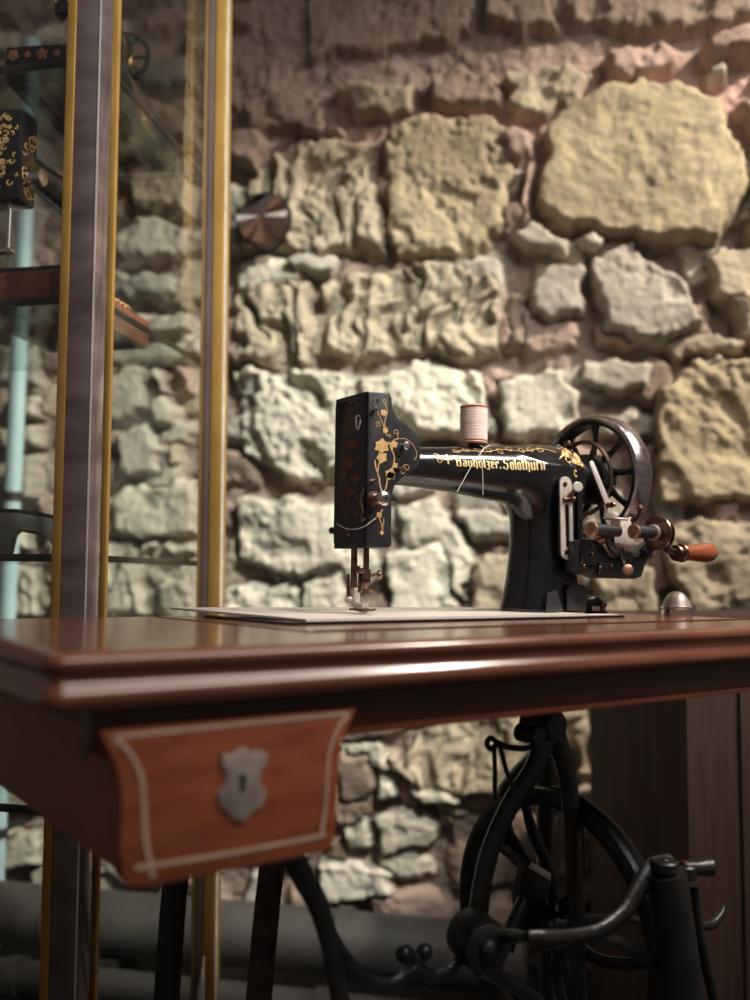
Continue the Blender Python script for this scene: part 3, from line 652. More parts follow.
# ------------------------------------------------------------------ the sewing machine
AXY = .282
ms = thing('sewing_machine', (.50, AXY, T), 'black antique sewing machine with gold vines and lettering, standing on the mahogany table', 'sewing machine')
HF, HBK = .2515, .3108                       # front and back of the head
obj('bed', B().box2((.262, .2010, T+.0002), (.700, .372, T+.0022), .0006), 'japan', ms)
px0, px1, py0, py1 = .2825, .6435, .2062, .371
PL = [V(.2817, .2065, T+.0024), V(.6435, .2065, T+.0024), V(.668, .412, T+.0030), V(.2440, .412, T+.0066)]
b = B(); vs = PL+[p_+V(0, 0, .0022) for p_ in PL]; b.add(vs, [(3, 2, 1, 0), (4, 5, 6), (4, 6, 7), (0, 1, 5, 4), (1, 2, 6, 5), (2, 3, 7, 6), (3, 0, 4, 7)]); obj('cover_plate', b, 'plate', ms, sharp=20)
obj('side_plate', B().box2((.645, .206, T+.0024), (.694, .236, T+.0032), .0003), 'plate', ms)
# arm and pillar, one casting
def zc(x): return T+np.interp(x, [.40, .46, .515, .573, .61, .645, .69], [.1575, .1590, .1603, .1610, .1625, .164, .165])
def ra(x): return np.interp(x, [.40, .43, .46, .515, .573, .61, .645, .675, .690, .696], [.020, .0200, .0213, .0255, .0312, .0340, .0365, .0365, .033, .026])
def arm_field(x, y, z):
    """distance to the casting: barrel and pillar run together with a soft fillet"""
    dy = y-AXY; z = z-T
    zc_ = zc(x)-T; r = ra(np.minimum(x, .680))
    d1 = np.sqrt((dy/.92)**2+(z-zc_)**2)-r
    d1 = smax(smax(d1, x-.6955, .012), .399-x, .002)
    a = np.interp(z, pz, pa); b = np.interp(z, pz, pb); c = np.interp(z, pz, pxc)
    q = ((np.abs(x-c)/a)**2.7+(np.abs(dy)/b)**2.7)**(1/2.7)
    d2 = np.maximum(np.maximum((q-1)*np.minimum(a, b), z-.165), .0047-z)
    k = .026; h = np.clip(.5+.5*(d2-d1)/k, 0, 1)
    return np.maximum(d2*(1-h)+d1*h-k*h*(1-h), .0047-z)
def smax(a, b, k):
    h = np.clip(.5-.5*(b-a)/k, 0, 1); return b*(1-h)+a*h+k*h*(1-h)
def surface_nets(f, lo, hi, st):
    ax = [np.arange(lo[i], hi[i]+st, st) for i in range(3)]
    G = np.meshgrid(*ax, indexing='ij'); D = f(*G); ins = D < 0
    nx, ny, nz = (n-1 for n in D.shape)
    acc = np.zeros((nx, ny, nz, 3)); cnt = np.zeros((nx, ny, nz))
    cor = [(i, j, k) for i in (0, 1) for j in (0, 1) for k in (0, 1)]
    def sub_(A, c): return A[c[0]:c[0]+nx, c[1]:c[1]+ny, c[2]:c[2]+nz]
    for c in cor:
        for axis_ in range(3):
            if c[axis_]: continue
            e = list(c); e[axis_] = 1
            da, db = sub_(D, c), sub_(D, e); m = (da < 0) != (db < 0)
            t = np.where(m, da/np.where(np.abs(da-db) < 1e-12, 1, da-db), 0)
            for w_ in range(3): acc[..., w_] += np.where(m, c[w_]+(t if w_ == axis_ else 0), 0)
            cnt += m
    on = cnt > 0; idx = -np.ones(on.shape, int); idx[on] = np.arange(on.sum())
    I = np.argwhere(on); vs = I+acc[on]/cnt[on][:, None]
    vs = np.array(lo)+vs*st; fs = []
    for axis_ in range(3):
        u, v = (axis_+1) % 3, (axis_+2) % 3
        A = np.take(ins, range(D.shape[axis_]-1), axis_); Bm = np.take(ins, range(1, D.shape[axis_]), axis_)
        for p_ in np.argwhere(A != Bm):
            if p_[u] == 0 or p_[v] == 0 or p_[u] >= D.shape[u]-1 or p_[v] >= D.shape[v]-1: continue
            q = []
            for du, dv in ((-1, -1), (0, -1), (0, 0), (-1, 0)):
                c = p_.copy(); c[u] += du; c[v] += dv; q.append(int(idx[tuple(c)]))
            if min(q) >= 0: fs.append(q if not A[tuple(p_)] else q[::-1])
    return [Vector(v) for v in vs], fs
pz = [0.0043, .008, .020, .040, .065, .090, .110, .128, .145, .165]; pa = [.0490, .0485, .0465, .0430, .0395, .0378, .0378, .0385, .039, .036]; pb = [.040, .0395, .0375, .035, .033, .032, .032, .0325, .033, .030]
pxc = [.650, .650, .6505, .6515, .652, .6525, .6525, .651, .650, .650]
arm = B(); arm.add(*surface_nets(arm_field, (.392, AXY-.052, T+.000), (.708, AXY+.052, T+.212), .0024))
ao = obj('arm', arm, 'japan', ms, sharp=60)
m_ = ao.modifiers.new('soften', 'SMOOTH'); m_.factor = .5; m_.iterations = 5
# head: outline of the front seen in the photograph, extruded to the back
HX = .3772
ol = [(369, 391), (390, 393), (392, 398), (393, 408), (398, 418), (408, 425), (416, 433), (420, 443), (421, 456), (419, 466), (411, 473), (402, 478), (395, 486), (392, 496), (392, 545), (389, 548), (367, 547.5)]
hp = [onY(x, y, HF) for x, y in ol]
hp[0].x = hp[-1].x = HX
hd = obj('head', B().prism(hp, V(0, HBK-HF, 0), .0016), 'headpaint', ms, sharp=30)
# vines in gold on the front of the head
def curl(c, r, a0, turns, n=16, s=1):
    out = []
    for i in range(n+1):
        t = i/n; a = a0+s*2*pi*turns*t; q = r*(1-.62*t); out.append((c[0]+q*math.cos(a), c[1]-q*math.sin(a)))
    return out
def c1(x, y): return (325+x*100/750, 380+y*100/750)
def c2(x, y): return (325+x*100/750, 460+y*100/750)
gv = B()
def vine(pts, w, Y=HF-.00005, bb=None):
    r = ribbon([onY(x, y, Y) for x, y in pts], w, Y, .00025, k=4); (bb or gv).add(r.v, r.f)
def leaf(c, r, rot, n=5, bb=None, Y=HF-.0001, mk=onY):
    pts = []
    for k in range(2*n):
        a = rot+pi*k/n; q = r if k % 2 == 0 else r*.70
        if k % 2 == 0 and k in (2, 2*n-2): q *= .9
        pts.append(mk(c[0]+q*math.cos(a), c[1]-q*math.sin(a), Y))
    (bb or gv).prism(pts, V(0, -.0003, 0) if mk is onY else V(-.0003, 0, 0))
w0 = .00042
vine([c1(442, 165), c1(462, 205), c1(464, 250), c1(448, 310), c1(452, 370), c1(462, 420)], w0)
vine([c1(380, 200), c1(398, 250), c1(425, 310), c1(446, 365)], w0)
vine([c1(478, 465), c1(498, 520), c1(520, 580), c1(508, 650), c1(480, 720), c2(470, 100), c2(462, 180), c2(450, 225)], w0*1.7)
vine([c1(372, 600), c1(382, 660), c1(402, 720), c2(405, 130), c2(412, 190), c2(428, 240)], w0*1.9)
vine([c1(412, 600), c1(400, 650), c1(396, 720), c2(402, 120)], w0*1.4)
vine([c2(432, 370), c2(404, 420), c2(420, 470), c2(432, 510), c2(420, 545), c2(432, 562)], w0*1.2)
vine([c2(440, 440), c2(436, 490), c2(415, 500)], w0)
for (c, r, a0, tn, s_) in ((c1(442, 163), 2.6, -1.5, 1.1, 1), (c1(400, 333), 2.8, 1.0, 1.2, 1), (c1(530, 392), 3.0, -1.2, 1.2, 1), (c1(482, 420), 1.8, 2.4, 1.1, -1), (c1(610, 658), 3.6, pi, 1.15, -1), (c1(585, 690), 2.6, 2, .7, 1)): vine(curl(c, r, a0, tn, s=s_), .00028)
vine([c1(545, 412), c1(552, 438), c1(600, 440), c1(645, 470), c1(678, 520), c1(688, 565), c1(672, 600)], .0003)
vine([c1(552, 438), c1(520, 450), c1(498, 480), c1(508, 520)], w0*1.3)
vine([c1(570, 655), c1(545, 690), c1(500, 700)], w0*1.2)
for (c, r, a, n) in ((c1(425, 495), 8.2, 1.5, 6), (c1(426, 582), 6.2, 4.5, 5), (c1(438, 245), 3.8, 2.4, 5), (c1(452, 378), 3.4, 1.0, 4), (c1(516, 482), 4.2, 2.9, 5), (c1(492, 705), 6.2, 5.2, 5), (c2(488, 118), 5.0, .4, 5), (c2(405, 412), 3.6, 2.2, 4), (c2(426, 545), 2.6, 4.6, 4), (c1(525, 640), 3.2, .6, 4)): leaf(c, r, a, n)
obj('gold_vine', gv, 'gold', hd)
# the face plate at the left end, with its vines in a darker gold
fp = obj('face_plate', B().prism([V(HX, y, z) for y, z in ((HF+.003, T+.2225), (HBK-.004, T+.2225), (HBK-.002, T+.2200), (HBK-.002, T+.077), (HBK-.004, T+.0745), (HF+.003, T+.0745))], V(-.0014, 0, 0), .0005), 'japan', hd)
FPX0 = HX-.00145
def fpx(x, y, X=FPX0): return onX(x, y, X)
dv = B()
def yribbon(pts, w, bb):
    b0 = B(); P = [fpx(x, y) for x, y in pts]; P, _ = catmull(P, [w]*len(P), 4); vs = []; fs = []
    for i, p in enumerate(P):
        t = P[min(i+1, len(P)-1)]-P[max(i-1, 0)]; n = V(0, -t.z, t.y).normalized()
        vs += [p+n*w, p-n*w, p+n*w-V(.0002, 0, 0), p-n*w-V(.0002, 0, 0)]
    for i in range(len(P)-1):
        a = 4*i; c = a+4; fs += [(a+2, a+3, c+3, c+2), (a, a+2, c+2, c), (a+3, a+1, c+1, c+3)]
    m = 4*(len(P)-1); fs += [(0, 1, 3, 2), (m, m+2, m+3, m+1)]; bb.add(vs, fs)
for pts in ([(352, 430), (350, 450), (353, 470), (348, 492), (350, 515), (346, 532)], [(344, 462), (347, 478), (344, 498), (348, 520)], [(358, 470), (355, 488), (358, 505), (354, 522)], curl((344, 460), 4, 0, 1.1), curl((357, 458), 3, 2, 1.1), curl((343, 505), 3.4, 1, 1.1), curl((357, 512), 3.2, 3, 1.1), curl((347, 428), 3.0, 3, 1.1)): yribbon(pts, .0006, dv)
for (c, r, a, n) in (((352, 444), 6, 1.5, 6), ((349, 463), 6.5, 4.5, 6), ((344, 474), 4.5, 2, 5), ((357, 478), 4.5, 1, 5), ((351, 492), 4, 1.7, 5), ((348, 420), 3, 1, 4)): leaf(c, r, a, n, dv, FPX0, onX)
obj('dark_vine', dv, 'dimgold', fp)
q = fpx(360, 422); obj('thread_guide', B().tube([q+V(-.0006, -.0012, .0055), q+V(-.002, .0032, .006), q+V(-.002, .0036, -.003), q+V(-.0014, .001, -.0078), q+V(-.002, -.0022, -.004), q+V(-.0012, -.0026, .0022)], .00085, 8, 4), 'steelpale', fp)
for (x, y, r) in ((352, 404, .0026), (349, 534, .002)): obj('screw', B().lathe([(0, r), (.0008, r), (.0016, r*.6)], fpx(x, y), (-1, 0, 0), 14), 'bronze', fp)
obj('thread_lever', B().tube([onX(364, 488, HX-.004), onX(361, 500, HX-.004), onX(363, 512, HX-.003), onX(362, 520, HX-.003), onX(365, 518, HX-.002)], [.0012, .0022, .0016, .0018, .0012], 8, 4), 'bronze', hd)
q = onX(335, 530, HX); obj('presser_screw', B().cyl(V(HX+.004, HBK, q.z), V(HX+.004, HBK+.009, q.z), .0024).cyl(V(HX+.004, HBK+.007, q.z), V(HX+.004, HBK+.0105, q.z), .0034), 'iron', hd)
obj('thread_strand', B().tube([onX(337, 524, FPX0-.002), onX(346, 528.5, FPX0-.003), onX(356, 529, FPX0-.003), onX(365, 526, FPX0-.002), onY(372, 521, HF-.002), onY(376, 518, HF-.001)], .0004, 6, 4), 'thread', hd)
# dark holes and small hardware of the head front
for (x, y, r) in ((378, 400.5, .0019), (384, 467, .0024), (399, 454, .0040), (398, 459, .0034), (372, 518, .0036), (376.8, 532.5, .0016), (373, 414, .0024)): obj('oil_hole', B().lathe([(0, r), (.0004, r*.96)], onY(x, y, HF-.00002), (0, -1, 0), 16), 'void', hd)
q = onY(403, 446, HF); obj('thread_post', B().cyl(q, q+V(0, -.0055, 0), .0024).lathe([(.0055, .0040), (.0062, .0043), (.0072, .0036), (.0078, .0016)], q, (0, -1, 0), 18), 'nickel', hd)
q = onY(397, 470, HF); obj('thread_stud', B().cyl(q, q+V(0, -.004, 0), .0028).cyl(q+V(0, -.004, 0), q+V(0, -.0055, 0), .0018), 'iron', hd)
q = onY(372, 412, HF); obj('thread_pin', B().cyl(q, q+V(0, -.006, .001), .0014).cyl(q+V(0, -.006, .001), q+V(0, -.0068, .001), .0022), 'iron', hd)
obj('slack_hook', B().tube([onY(366, 481.5, HF-.001), onY(371, 480.5, HF-.004), onY(376, 480, HF-.002)], .0009, 8, 4), 'bronze', hd)
# thread tension: discs, spring, knob
q = onY(372.5, 499.5, HF)
tn = obj('tension', B().lathe([(0, .0068), (.0016, .0070), (.002, .0080), (.0028, .0080), (.0032, .0070), (.0036, .0080), (.0044, .0080), (.0048, .006)], q, (0, -1, 0), 30), 'bronze', hd)
sp = [q+V(.0050*math.cos(t), -.0052-.0009*t/2, .0050*math.sin(t)) for t in np.linspace(0, 2*pi*4, 60)]
obj('spring', B().tube(sp, .00055, 6), 'bronze', tn)
q1 = q+V(0, -.0165, 0)
kn = obj('knob', B().lathe([(-.0005, .0050), (.0005, .0072), (.003, .0076), (.0050, .0066), (.0062, .0042), (.0066, .0026)], q1, (0, -1, 0), 32), 'nickel', tn)
obj('knob_screw', B().lathe([(.0064, .0024), (.0070, .0023), (.0072, .0)], q1, (0, -1, 0), 16), 'void', kn)
obj('check_spring', B().tube([onY(391, 503, HF-.01), onY(394, 502, HF-.008), onY(395, 506, HF-.006)], .0005, 6, 3), 'copper', tn)
# needle bar, presser bar and foot
NX = .3925; NY = .2735; PYB = .2950
zh = T+.0735
nb = obj('needle_bar', B().cyl((NX, NY, T+.044), (NX, NY, zh), .0030), 'bronze', ms)
obj('needle_clamp', B().cyl((NX, NY, T+.036), (NX, NY, T+.050), .0046, 18).lathe([(0, .0040), (-.003, .0030), (-.006, .0018)], (NX, NY, T+.036), (0, 0, 1), 16).cyl((NX-.002, NY-.001, T+.048), (NX-.008, NY+.002, T+.048), .0028), 'bronze', nb)
obj('clamp_screw', B().cyl((NX+.003, NY-.003, T+.0435), (NX+.010, NY-.006, T+.0445), .0020).lathe([(0, .0020), (.0006, .0042), (.0034, .0042), (.004, .003)], V(NX+.0095, NY-.0058, T+.0444), V(.9, -.38, .1), 18), 'bronze', nb)
obj('needle', B().tube([V(NX, NY, T+.036), V(NX, NY, T+.022), V(NX, NY, T+.0115), V(NX, NY, T+.0078)], [.0010, .00075, .0006, .00015], 10), 'nickel', nb)
obj('needle_guide', B().cyl((NX, NY, T+.0275), (NX, NY, T+.0295), .0027).tube([V(NX+.002, NY-.001, T+.0285), V(NX+.006, NY-.003, T+.0288)], .0018, 10), 'bronze', nb)
pb_ = obj('presser_bar', B().cyl((NX, PYB, T+.020), (NX, PYB, zh), .0034), 'bronze', ms)
obj('lifter', B().cyl((NX-.005, PYB+.003, T+.016), (NX-.005, PYB+.003, T+.045), .0016).box2((NX-.0035, NY+.0065, T+.026), (NX+.0005, NY+.0095, T+.051), .0006).cyl((NX-.003, .284, T+.046), (NX-.003, .284, T+.053), .0026), 'bronze', pb_)
ft = obj('presser_foot', B().box2((NX-.0040, PYB-.006, T+.0155), (NX+.004, PYB+.004, T+.031), .001).tube([V(NX, PYB-.001, T+.018), V(NX-.001, PYB-.008, T+.0125), V(NX-.0005, NY, T+.0105)], [.004, .0045, .005], 12, 4), 'steelpale', pb_)
obj('foot_sole', B().prism([V(NX-.0065, NY+.020, T+.0085), V(NX+.0065, NY+.020, T+.0075), V(NX+.0070, NY-.004, T+.0075), V(NX+.004, NY-.0130, T+.0095), V(NX+.0015, NY-.0120, T+.0092), V(NX+.0010, NY-.002, T+.0075), V(NX-.0010, NY-.002, T+.0075), V(NX-.002, NY-.0120, T+.0092), V(NX-.0045, NY-.0120, T+.0093), V(NX-.0068, NY-.004, T+.0075)], V(0, 0, .0018), .0003), 'bronze', ft)
obj('foot_screw', B().cyl((NX-.004, PYB-.002, T+.019), (NX-.0085, PYB-.001, T+.019), .0036).cyl((NX-.0085, PYB-.001, T+.0190), (NX-.0105, PYB-.0005, T+.019), .0022), 'steelpale', ft)
# gold lettering and flourishes along the arm
def arm_pt(x, ph, off=.0003):
    c, s_, z0 = math.cos(ph), math.sin(ph), float(zc(x)); lo, hi = float(ra(x))*.9, float(ra(x))*1.6
    for _ in range(14):
        r = (lo+hi)/2
        if arm_field(x, AXY-c*r*.92, z0+s_*r) < 0: lo = r
        else: hi = r
    r = hi+off; return V(x, AXY-c*r*.92, z0+s_*r)
SEG = {
 'B': (.76, [('b', .12, 0, 1), ('t', .12, .93, .46, .98), ('b', .48, .5, .98), ('t', .12, .5, .5, .55), ('b', .53, .0, .55), ('t', .05, .05, .53, .03), ('t', -.1, .68, .12, .92)]),
 'a': (.62, [('b', .43, 0, .63), ('b', .13, .02, .36), ('t', .13, .34, .43, .40), ('t', .08, .56, .43, .62), ('t', .13, .03, .43, .08)]),
 'u': (.64, [('b', .13, .02, .63), ('b', .46, 0, .63), ('t', .13, .03, .46, .10)]),
 'h': (.64, [('b', .13, 0, 1.02), ('b', .46, -.14, .62), ('t', .13, .52, .46, .62)]),
 'o': (.62, [('b', .13, .03, .61), ('b', .45, .03, .61), ('t', .13, .56, .45, .62), ('t', .13, .05, .45, .02)]),
 'l': (.32, [('b', .13, 0, 1.02), ('t', .13, .03, .28, .08)]),
 'z': (.56, [('t', .04, .57, .46, .60), ('b', .34, .28, .6), ('t', .38, .32, .10, .30), ('b', .36, -.12, .34), ('t', .04, -.02, .36, -.1)]),
 'e': (.56, [('b', .13, .0, .62), ('t', .13, .60, .40, .52), ('b', .40, .34, .58), ('t', .13, .28, .40, .36), ('t', .13, .03, .44, .1)]),
 'r': (.50, [('b', .13, 0, .63), ('b', .37, .44, .65), ('t', .13, .52, .37, .62)]),
 '.': (.34, [('b', .12, 0, .19)]),
 ' ': (.20, []),
 'S': (.78, [('b', .15, .46, .94), ('t', .15, .92, .58, 1.0), ('b', .50, .05, .54), ('t', .15, .55, .50, .46), ('t', .0, .08, .50, .02), ('b', .60, .74, 1.0), ('b', .02, .02, .26)]),
 't': (.42, [('b', .17, 0, .86), ('t', .0, .60, .36, .63), ('t', .17, .03, .36, .10)]),
 'n': (.64, [('b', .13, 0, .63), ('b', .46, 0, .63), ('t', .13, .52, .46, .62)]),
}
TX0, TX1, PH0, PHS = .4990, .6215, .05, .46
tot = sum(SEG[c][0] for c in 'Bauholzer. Solothurn'); sx_ = (TX1-TX0)/tot
lb = B()
def strip(pts):
    """pts (x, y, half width) in letter units, laid on the arm"""
    vs = []; fs = []
    for (x, y, w_, nx, ny) in pts:
        for sg in (1, -1): vs.append(arm_pt(TX0+(x+nx*w_*sg)*sx_, PH0+(y+ny*w_*sg)*PHS, .00042))
    for i in range(len(pts)-1): a = 2*i; fs.append((a, a+1, a+3, a+2))
    lb.add(vs, fs)
pen = 0
for ch in 'Bauholzer. Solothurn':
    wd, segs = SEG[ch]
    for sg in segs:
        if sg[0] == 'b':
            _, x, y0, y1 = sg; e = min(.09, (y1-y0)*.4); ys = [y0, y0+e]+[y0+e+(y1-y0-2*e)*t for t in (.33, .66)]+[y1-e, y1]; ws = [.01, .105, .095, .095, .105, .01]
            strip([(pen+x+(.03 if k in (0,) else -.03 if k == 5 else 0), y, w_, 1, 0) for k, (y, w_) in enumerate(zip(ys, ws))])
        else:
            _, x0, y0, x1, y1 = sg; strip([(pen+x0+(x1-x0)*t, y0+(y1-y0)*t, .038, 0, 1) for t in (0, .5, 1)])
    pen += wd
gl = obj('lettering', lb, 'goldtext', ao)
fb = B()
def aribbon(pts, w, off=.00035):
    P = [V(x, p, 0) for x, p in pts]; P, _ = catmull(P, [w]*len(P), 4); vs = []; fs = []
    for i, p in enumerate(P):
        t = P[min(i+1, len(P)-1)]-P[max(i-1, 0)]; t = V(t.x, t.y*.03, 0); n = V(-t.y, t.x, 0).normalized()*w
        for sg in (1, -1):
            vs.append(arm_pt(p.x+n.x*sg, p.y+n.y*sg/.03, off))
    for i in range(len(P)-1): a = 2*i; fs.append((a, a+1, a+3, a+2))
    fb.add(vs, fs)
def acurl(c, r, a0, tn, s=1): return [(c[0]+r*(1-.6*i/14)*math.cos(a0+s*2*pi*tn*i/14), c[1]+r*(1-.6*i/14)/.03*math.sin(a0+s*2*pi*tn*i/14)) for i in range(15)]
aribbon([(.483, .36), (.4945, .36)], .0011); aribbon([(.4888, .12), (.4888, .62)], .0009)
aribbon(acurl((.478, .25), .004, 0, 1.1), .0003); aribbon(acurl((.474, .5), .005, 2, 1.0, -1), .0003)
for i in range(9):
    xx = .505+i*.0155; aribbon(acurl((xx, .88+.07*(i % 2)), .0052, i*1.3, 1.05, 1 if i % 2 else -1), .00030)
aribbon([(.50, .78), (.52, .92), (.545, .80), (.57, .95), (.60, .82), (.63, .96), (.65, .75)], .00035)
rg = random.Random(3)
for i in range(34):
    cx = .672+rg.gauss(0, .0085); cp = .60+rg.gauss(0, .28)
    aribbon(acurl((min(cx, .689), cp), rg.uniform(.0018, .0042), rg.uniform(0, 6), rg.uniform(.6, 1.2), rg.choice((1, -1))), rg.uniform(.0003, .0007))
for i in range(4): aribbon([(.648+.004*i, .45+.1*i), (.660+.003*i, .62+.06*i), (.676, .5+.12*i)], .0004)
obj('gold_flourish', fb, 'gold', ao)
thr = B().tube([onY(479, 445, .272), onY(484, 449, .2535), onY(475, 460, .2520), onY(457, 492, .2530)], .00035, 6, 4).tube([onY(490, 445, .272), onY(481, 452, .2535), onY(482.5, 470, .2520), onY(483, 495, .2500)], .00035, 6, 4)
# spool pin and the spool of pink thread
sxp = .5440; sz = zc(sxp)+ra(sxp)
obj('spool_pin', B().cyl((sxp, AXY, sz-.004), (sxp, AXY, sz+.046), .0022).cyl((sxp, AXY, sz-.001), (sxp, AXY, sz+.0022), .0065), 'iron', ms)
so_ = V(sxp, AXY, sz+.0024)
spo = thing('thread_spool', so_, 'spool of pale pink thread on the pin of the black sewing machine', 'spool')
SR = 13.6/FPX*(so_-CAM).dot(FW); SH = 39/FPX*(so_-CAM).dot(FW)
ea = V(-.05, .0, 1).normalized()
obj('spool_end', B().lathe([(0, .0024), (0, SR*1.0), (.0016, SR*1.04), (.003, SR*.98), (.0032, .0028)], so_, (0, 0, 1), 36, ring=True), 'spoolw', spo)
obj('spool_end', B().lathe([(SH-.0032, .0028), (SH-.003, SR*.98), (SH-.0016, SR*1.03), (SH, SR*.96), (SH, .0024)], so_, (0, 0, 1), 36, ring=True), 'spoolw', spo)
th = [(.0034, SR*.9)]
n = 30
for i in range(n): z_ = .0036+(SH-.0072)*i/(n-1); th += [(z_, SR*(1.0+.012*(i % 2))*(1.0 if abs(i-14) > 0 else .975))]
obj('wound_thread', B().lathe(th+[(SH-.0034, SR*.9), (SH-.0034, .0028), (.0034, .0028)], so_, (0, 0, 1), 40, ring=True), 'spoolth', spo, sharp=80)
obj('loose_thread', thr, 'thread', spo)
# handwheel
WXc, WY, WZ, WR = .740, .2790, T+.1655, .0800
WO_ = V(WXc, WY, WZ); AX = V(1, 0, 0)
hw = obj('handwheel', B().lathe([(-.0125, WR-.0085), (-.0138, WR-.0055), (-.0128, WR-.0025), (-.0095, WR-.0006), (-.004, WR+.0004), (.004, WR+.0004), (.0095, WR-.0006), (.0128, WR-.0025), (.0138, WR-.0055), (.0125, WR-.0085), (.008, WR-.0102), (-.008, WR-.0102)], WO_, AX, 96, ring=True), 'rim', ms)
obj('rim_inside', B().lathe([(-.0120, WR-.0088), (.0100, WR-.0100), (.008, WR-.0130), (-.0105, WR-.0130)], WO_, AX, 96, ring=True), 'iron', hw)
for k in range(9):
    a = 2*pi*k/9+.22; d = V(0, math.cos(a), math.sin(a)); e = V(0, -math.sin(a), math.cos(a))
    obj('spoke', B().tube([WO_+d*.028-e*.003, WO_+d*.040-e*.0005, WO_+d*.053+e*.0015, WO_+d*.0675+e*.0005], [.0062, .0040, .0036, .0062], 10, 4, flat=.7, fdir=(1, 0, 0)), 'iron', hw)
obj('hub', B().lathe([(-.048, .014), (-.044, .016), (-.026, .018), (-.020, .030), (-.006, .031), (.006, .031), (.008, .018), (.018, .016), (.020, .010), (.020, 0)], WO_, AX, 44), 'iron', hw)
obj('belt_ring', B().lathe([(-.0225, .0425), (-.0235, .0455), (-.0215, .0475), (-.0185, .0465), (-.0185, .0425)], WO_, AX, 60, ring=True), 'bronze', hw)
for k in range(4):
    a = 2*pi*k/4+.5; d = V(0, math.cos(a), math.sin(a)); obj('ring_arm', B().tube([WO_+d*.026+V(-.020, 0, 0), WO_+d*.0435+V(-.0205, 0, 0)], .0032, 8), 'iron', hw)
q = WO_+V(-.021, .018, .0415); obj('wheel_screw', B().cyl(q, q+V(-.006, 0, .002), .0034).cyl(q+V(-.006, 0, .002), q+V(-.0085, 0, .003), .0052), 'bronze', hw)
obj('arm_cap', B().lathe([(0, .027), (.003, .030), (.006, .026), (.007, .016)], (.693, AXY, T+.165), AX, 32), 'iron', ms)
q = onX(541+6.5, 446, .695) if False else V(.692, AXY-.004, T+.2035); obj('oil_cap', B().lathe([(0, .0045), (.003, .005), (.005, .003)], V(.684, AXY+.004, T+.1995), (.2, -.1, 1), 16), 'nickel', ms)
# stitch length plate on the pillar
SY = .2385
def slot_outline(x0, y0, x1, y1, hw_):
    P0, P1 = onY(x0, y0, SY), onY(x1, y1, SY); d = (P1-P0).normalized(); n = V(-d.z, 0, d.x); out = []
    for i in range(9): a = pi*i/8; out.append(P0+n*(hw_*math.cos(a))-d*(hw_*math.sin(a)))
    for i in range(9): a = pi*i/8; out.append(P1-n*(hw_*math.cos(a))+d*(hw_*math.sin(a)))
    return out
o1 = slot_outline(565, 485, 566.5, 551, .0098); o2 = slot_outline(566, 507, 567, 545, .0034)
b = B(); n = len(o1); vs = o1+o2+[p+V(0, -.0016, 0) for p in o1]+[p+V(0, -.0016, 0) for p in o2]; fs = []
for i in range(n):
    j = (i+1) % n; fs += [(i, j, n+j, n+i), (2*n+i, 3*n+i, 3*n+j, 2*n+j), (i, 2*n+i, 2*n+j, j), (n+i, n+j, 3*n+j, 3*n+i)]
b.add(vs, fs); spl = obj('stitch_plate', b, 'steelpale', ms)
obj('slot_back', B().prism([p+V(0, .0012, 0) for p in o1], V(0, .002, 0)), 'iron', spl)
for (x, y) in ((565, 484), (566.5, 552)): obj('screw', B().lathe([(0, .0030), (.001, .0030), (.0016, .002)], onY(x, y, SY-.0017), (0, -1, 0), 14), 'bronze', spl)
obj('plate_mount', B().box(onY(567, 520, SY+.0060), (.0075, .0045, .034), None, .0015), 'iron', spl)
e0 = onY(578.5, 520, SY+.004); obj('side_bar', B().box(e0, (.0042, .003, .040), None, .001), 'japan', spl)
q = onY(568, 497, SY-.002); q2 = onY(578, 487, SY-.011); obj('thumb_lever', B().tube([q, (q+q2)/2, q2+V(0, .002, 0)], [.003, .0026, .0022], 10).cyl(onY(563, 500, SY-.002), onY(574, 499, SY-.003), .0035), 'bronze', spl)
obj('thumb_knob', B().lathe([(0, .0048), (.0007, .0060), (.0022, .0060), (.003, .005)], q2+V(.001, .002, 0), V(-.45, -.85, .12), 24), 'steelpale', spl)
obj('lower_plate', B().prism([onY(x, y, .2410) for x, y in ((566, 590), (572, 582), (585, 586), (586, 611), (566, 611))], V(0, -.0018, 0), .0005).prism([onY(x, y, .2390) for x, y in ((547, 593), (556, 590), (562, 611), (545, 612))], V(0, -.0016, 0), .0005), 'headpaint', ms)
# bobbin winder and hand crank at the right of the pillar
CY = .222
hc = obj('crank_bracket', B().prism([onY(x, y, CY) for x, y in ((578, 541), (596, 539), (604, 545), (610, 556), (622, 559), (640, 556), (648, 545), (662, 538), (657, 548), (647, 562), (642, 577), (636, 579), (600, 578), (586, 573), (578, 571))], V(0, .020, 0), .0022).tube([onY(592, 560, CY+.012), V(.690, AXY-.02, T+.085)], .010, 12), 'headpaint', ms)
obj('bracket_base', B().box(onY(588, 552, CY-.002), (.012, .003, .014), None, .0012).box(onY(612, 569, CY-.0025), (.024, .003, .007), None, .0012), 'japan', hc)
for (x, y, r) in ((592, 545, .0022), (592, 554, .0022), (600, 568, .0026), (611, 566, .0024), (584, 566, .002)): obj('bolt', B().lathe([(0, r), (.0012, r), (.002, r*.5)], onY(x, y, CY-.0057), (0, -1, 0), 12), 'bronze', hc)
def barrel(px, py, L, r, Y, capr):
    a = onY(px, py, Y); o = obj('barrel', B().lathe([(.0022, r*.9), (.003, r), (L, r), (L+.001, r*.8)], a, (1, 0, 0), 26), 'headpaint', hc)
    obj('end_cap', B().lathe([(-.0015, 0), (-.0015, capr*.28), (-.0005, capr*.30), (-.0008, capr*.85), (0, capr), (.0035, capr), (.004, capr*.8)], a, (1, 0, 0), 26), 'copper', o); return a
a1 = barrel(590.5, 529.5, .046, .0068, .205, .0088)
a2 = barrel(633, 531.5, .040, .0072, .200, .0085)
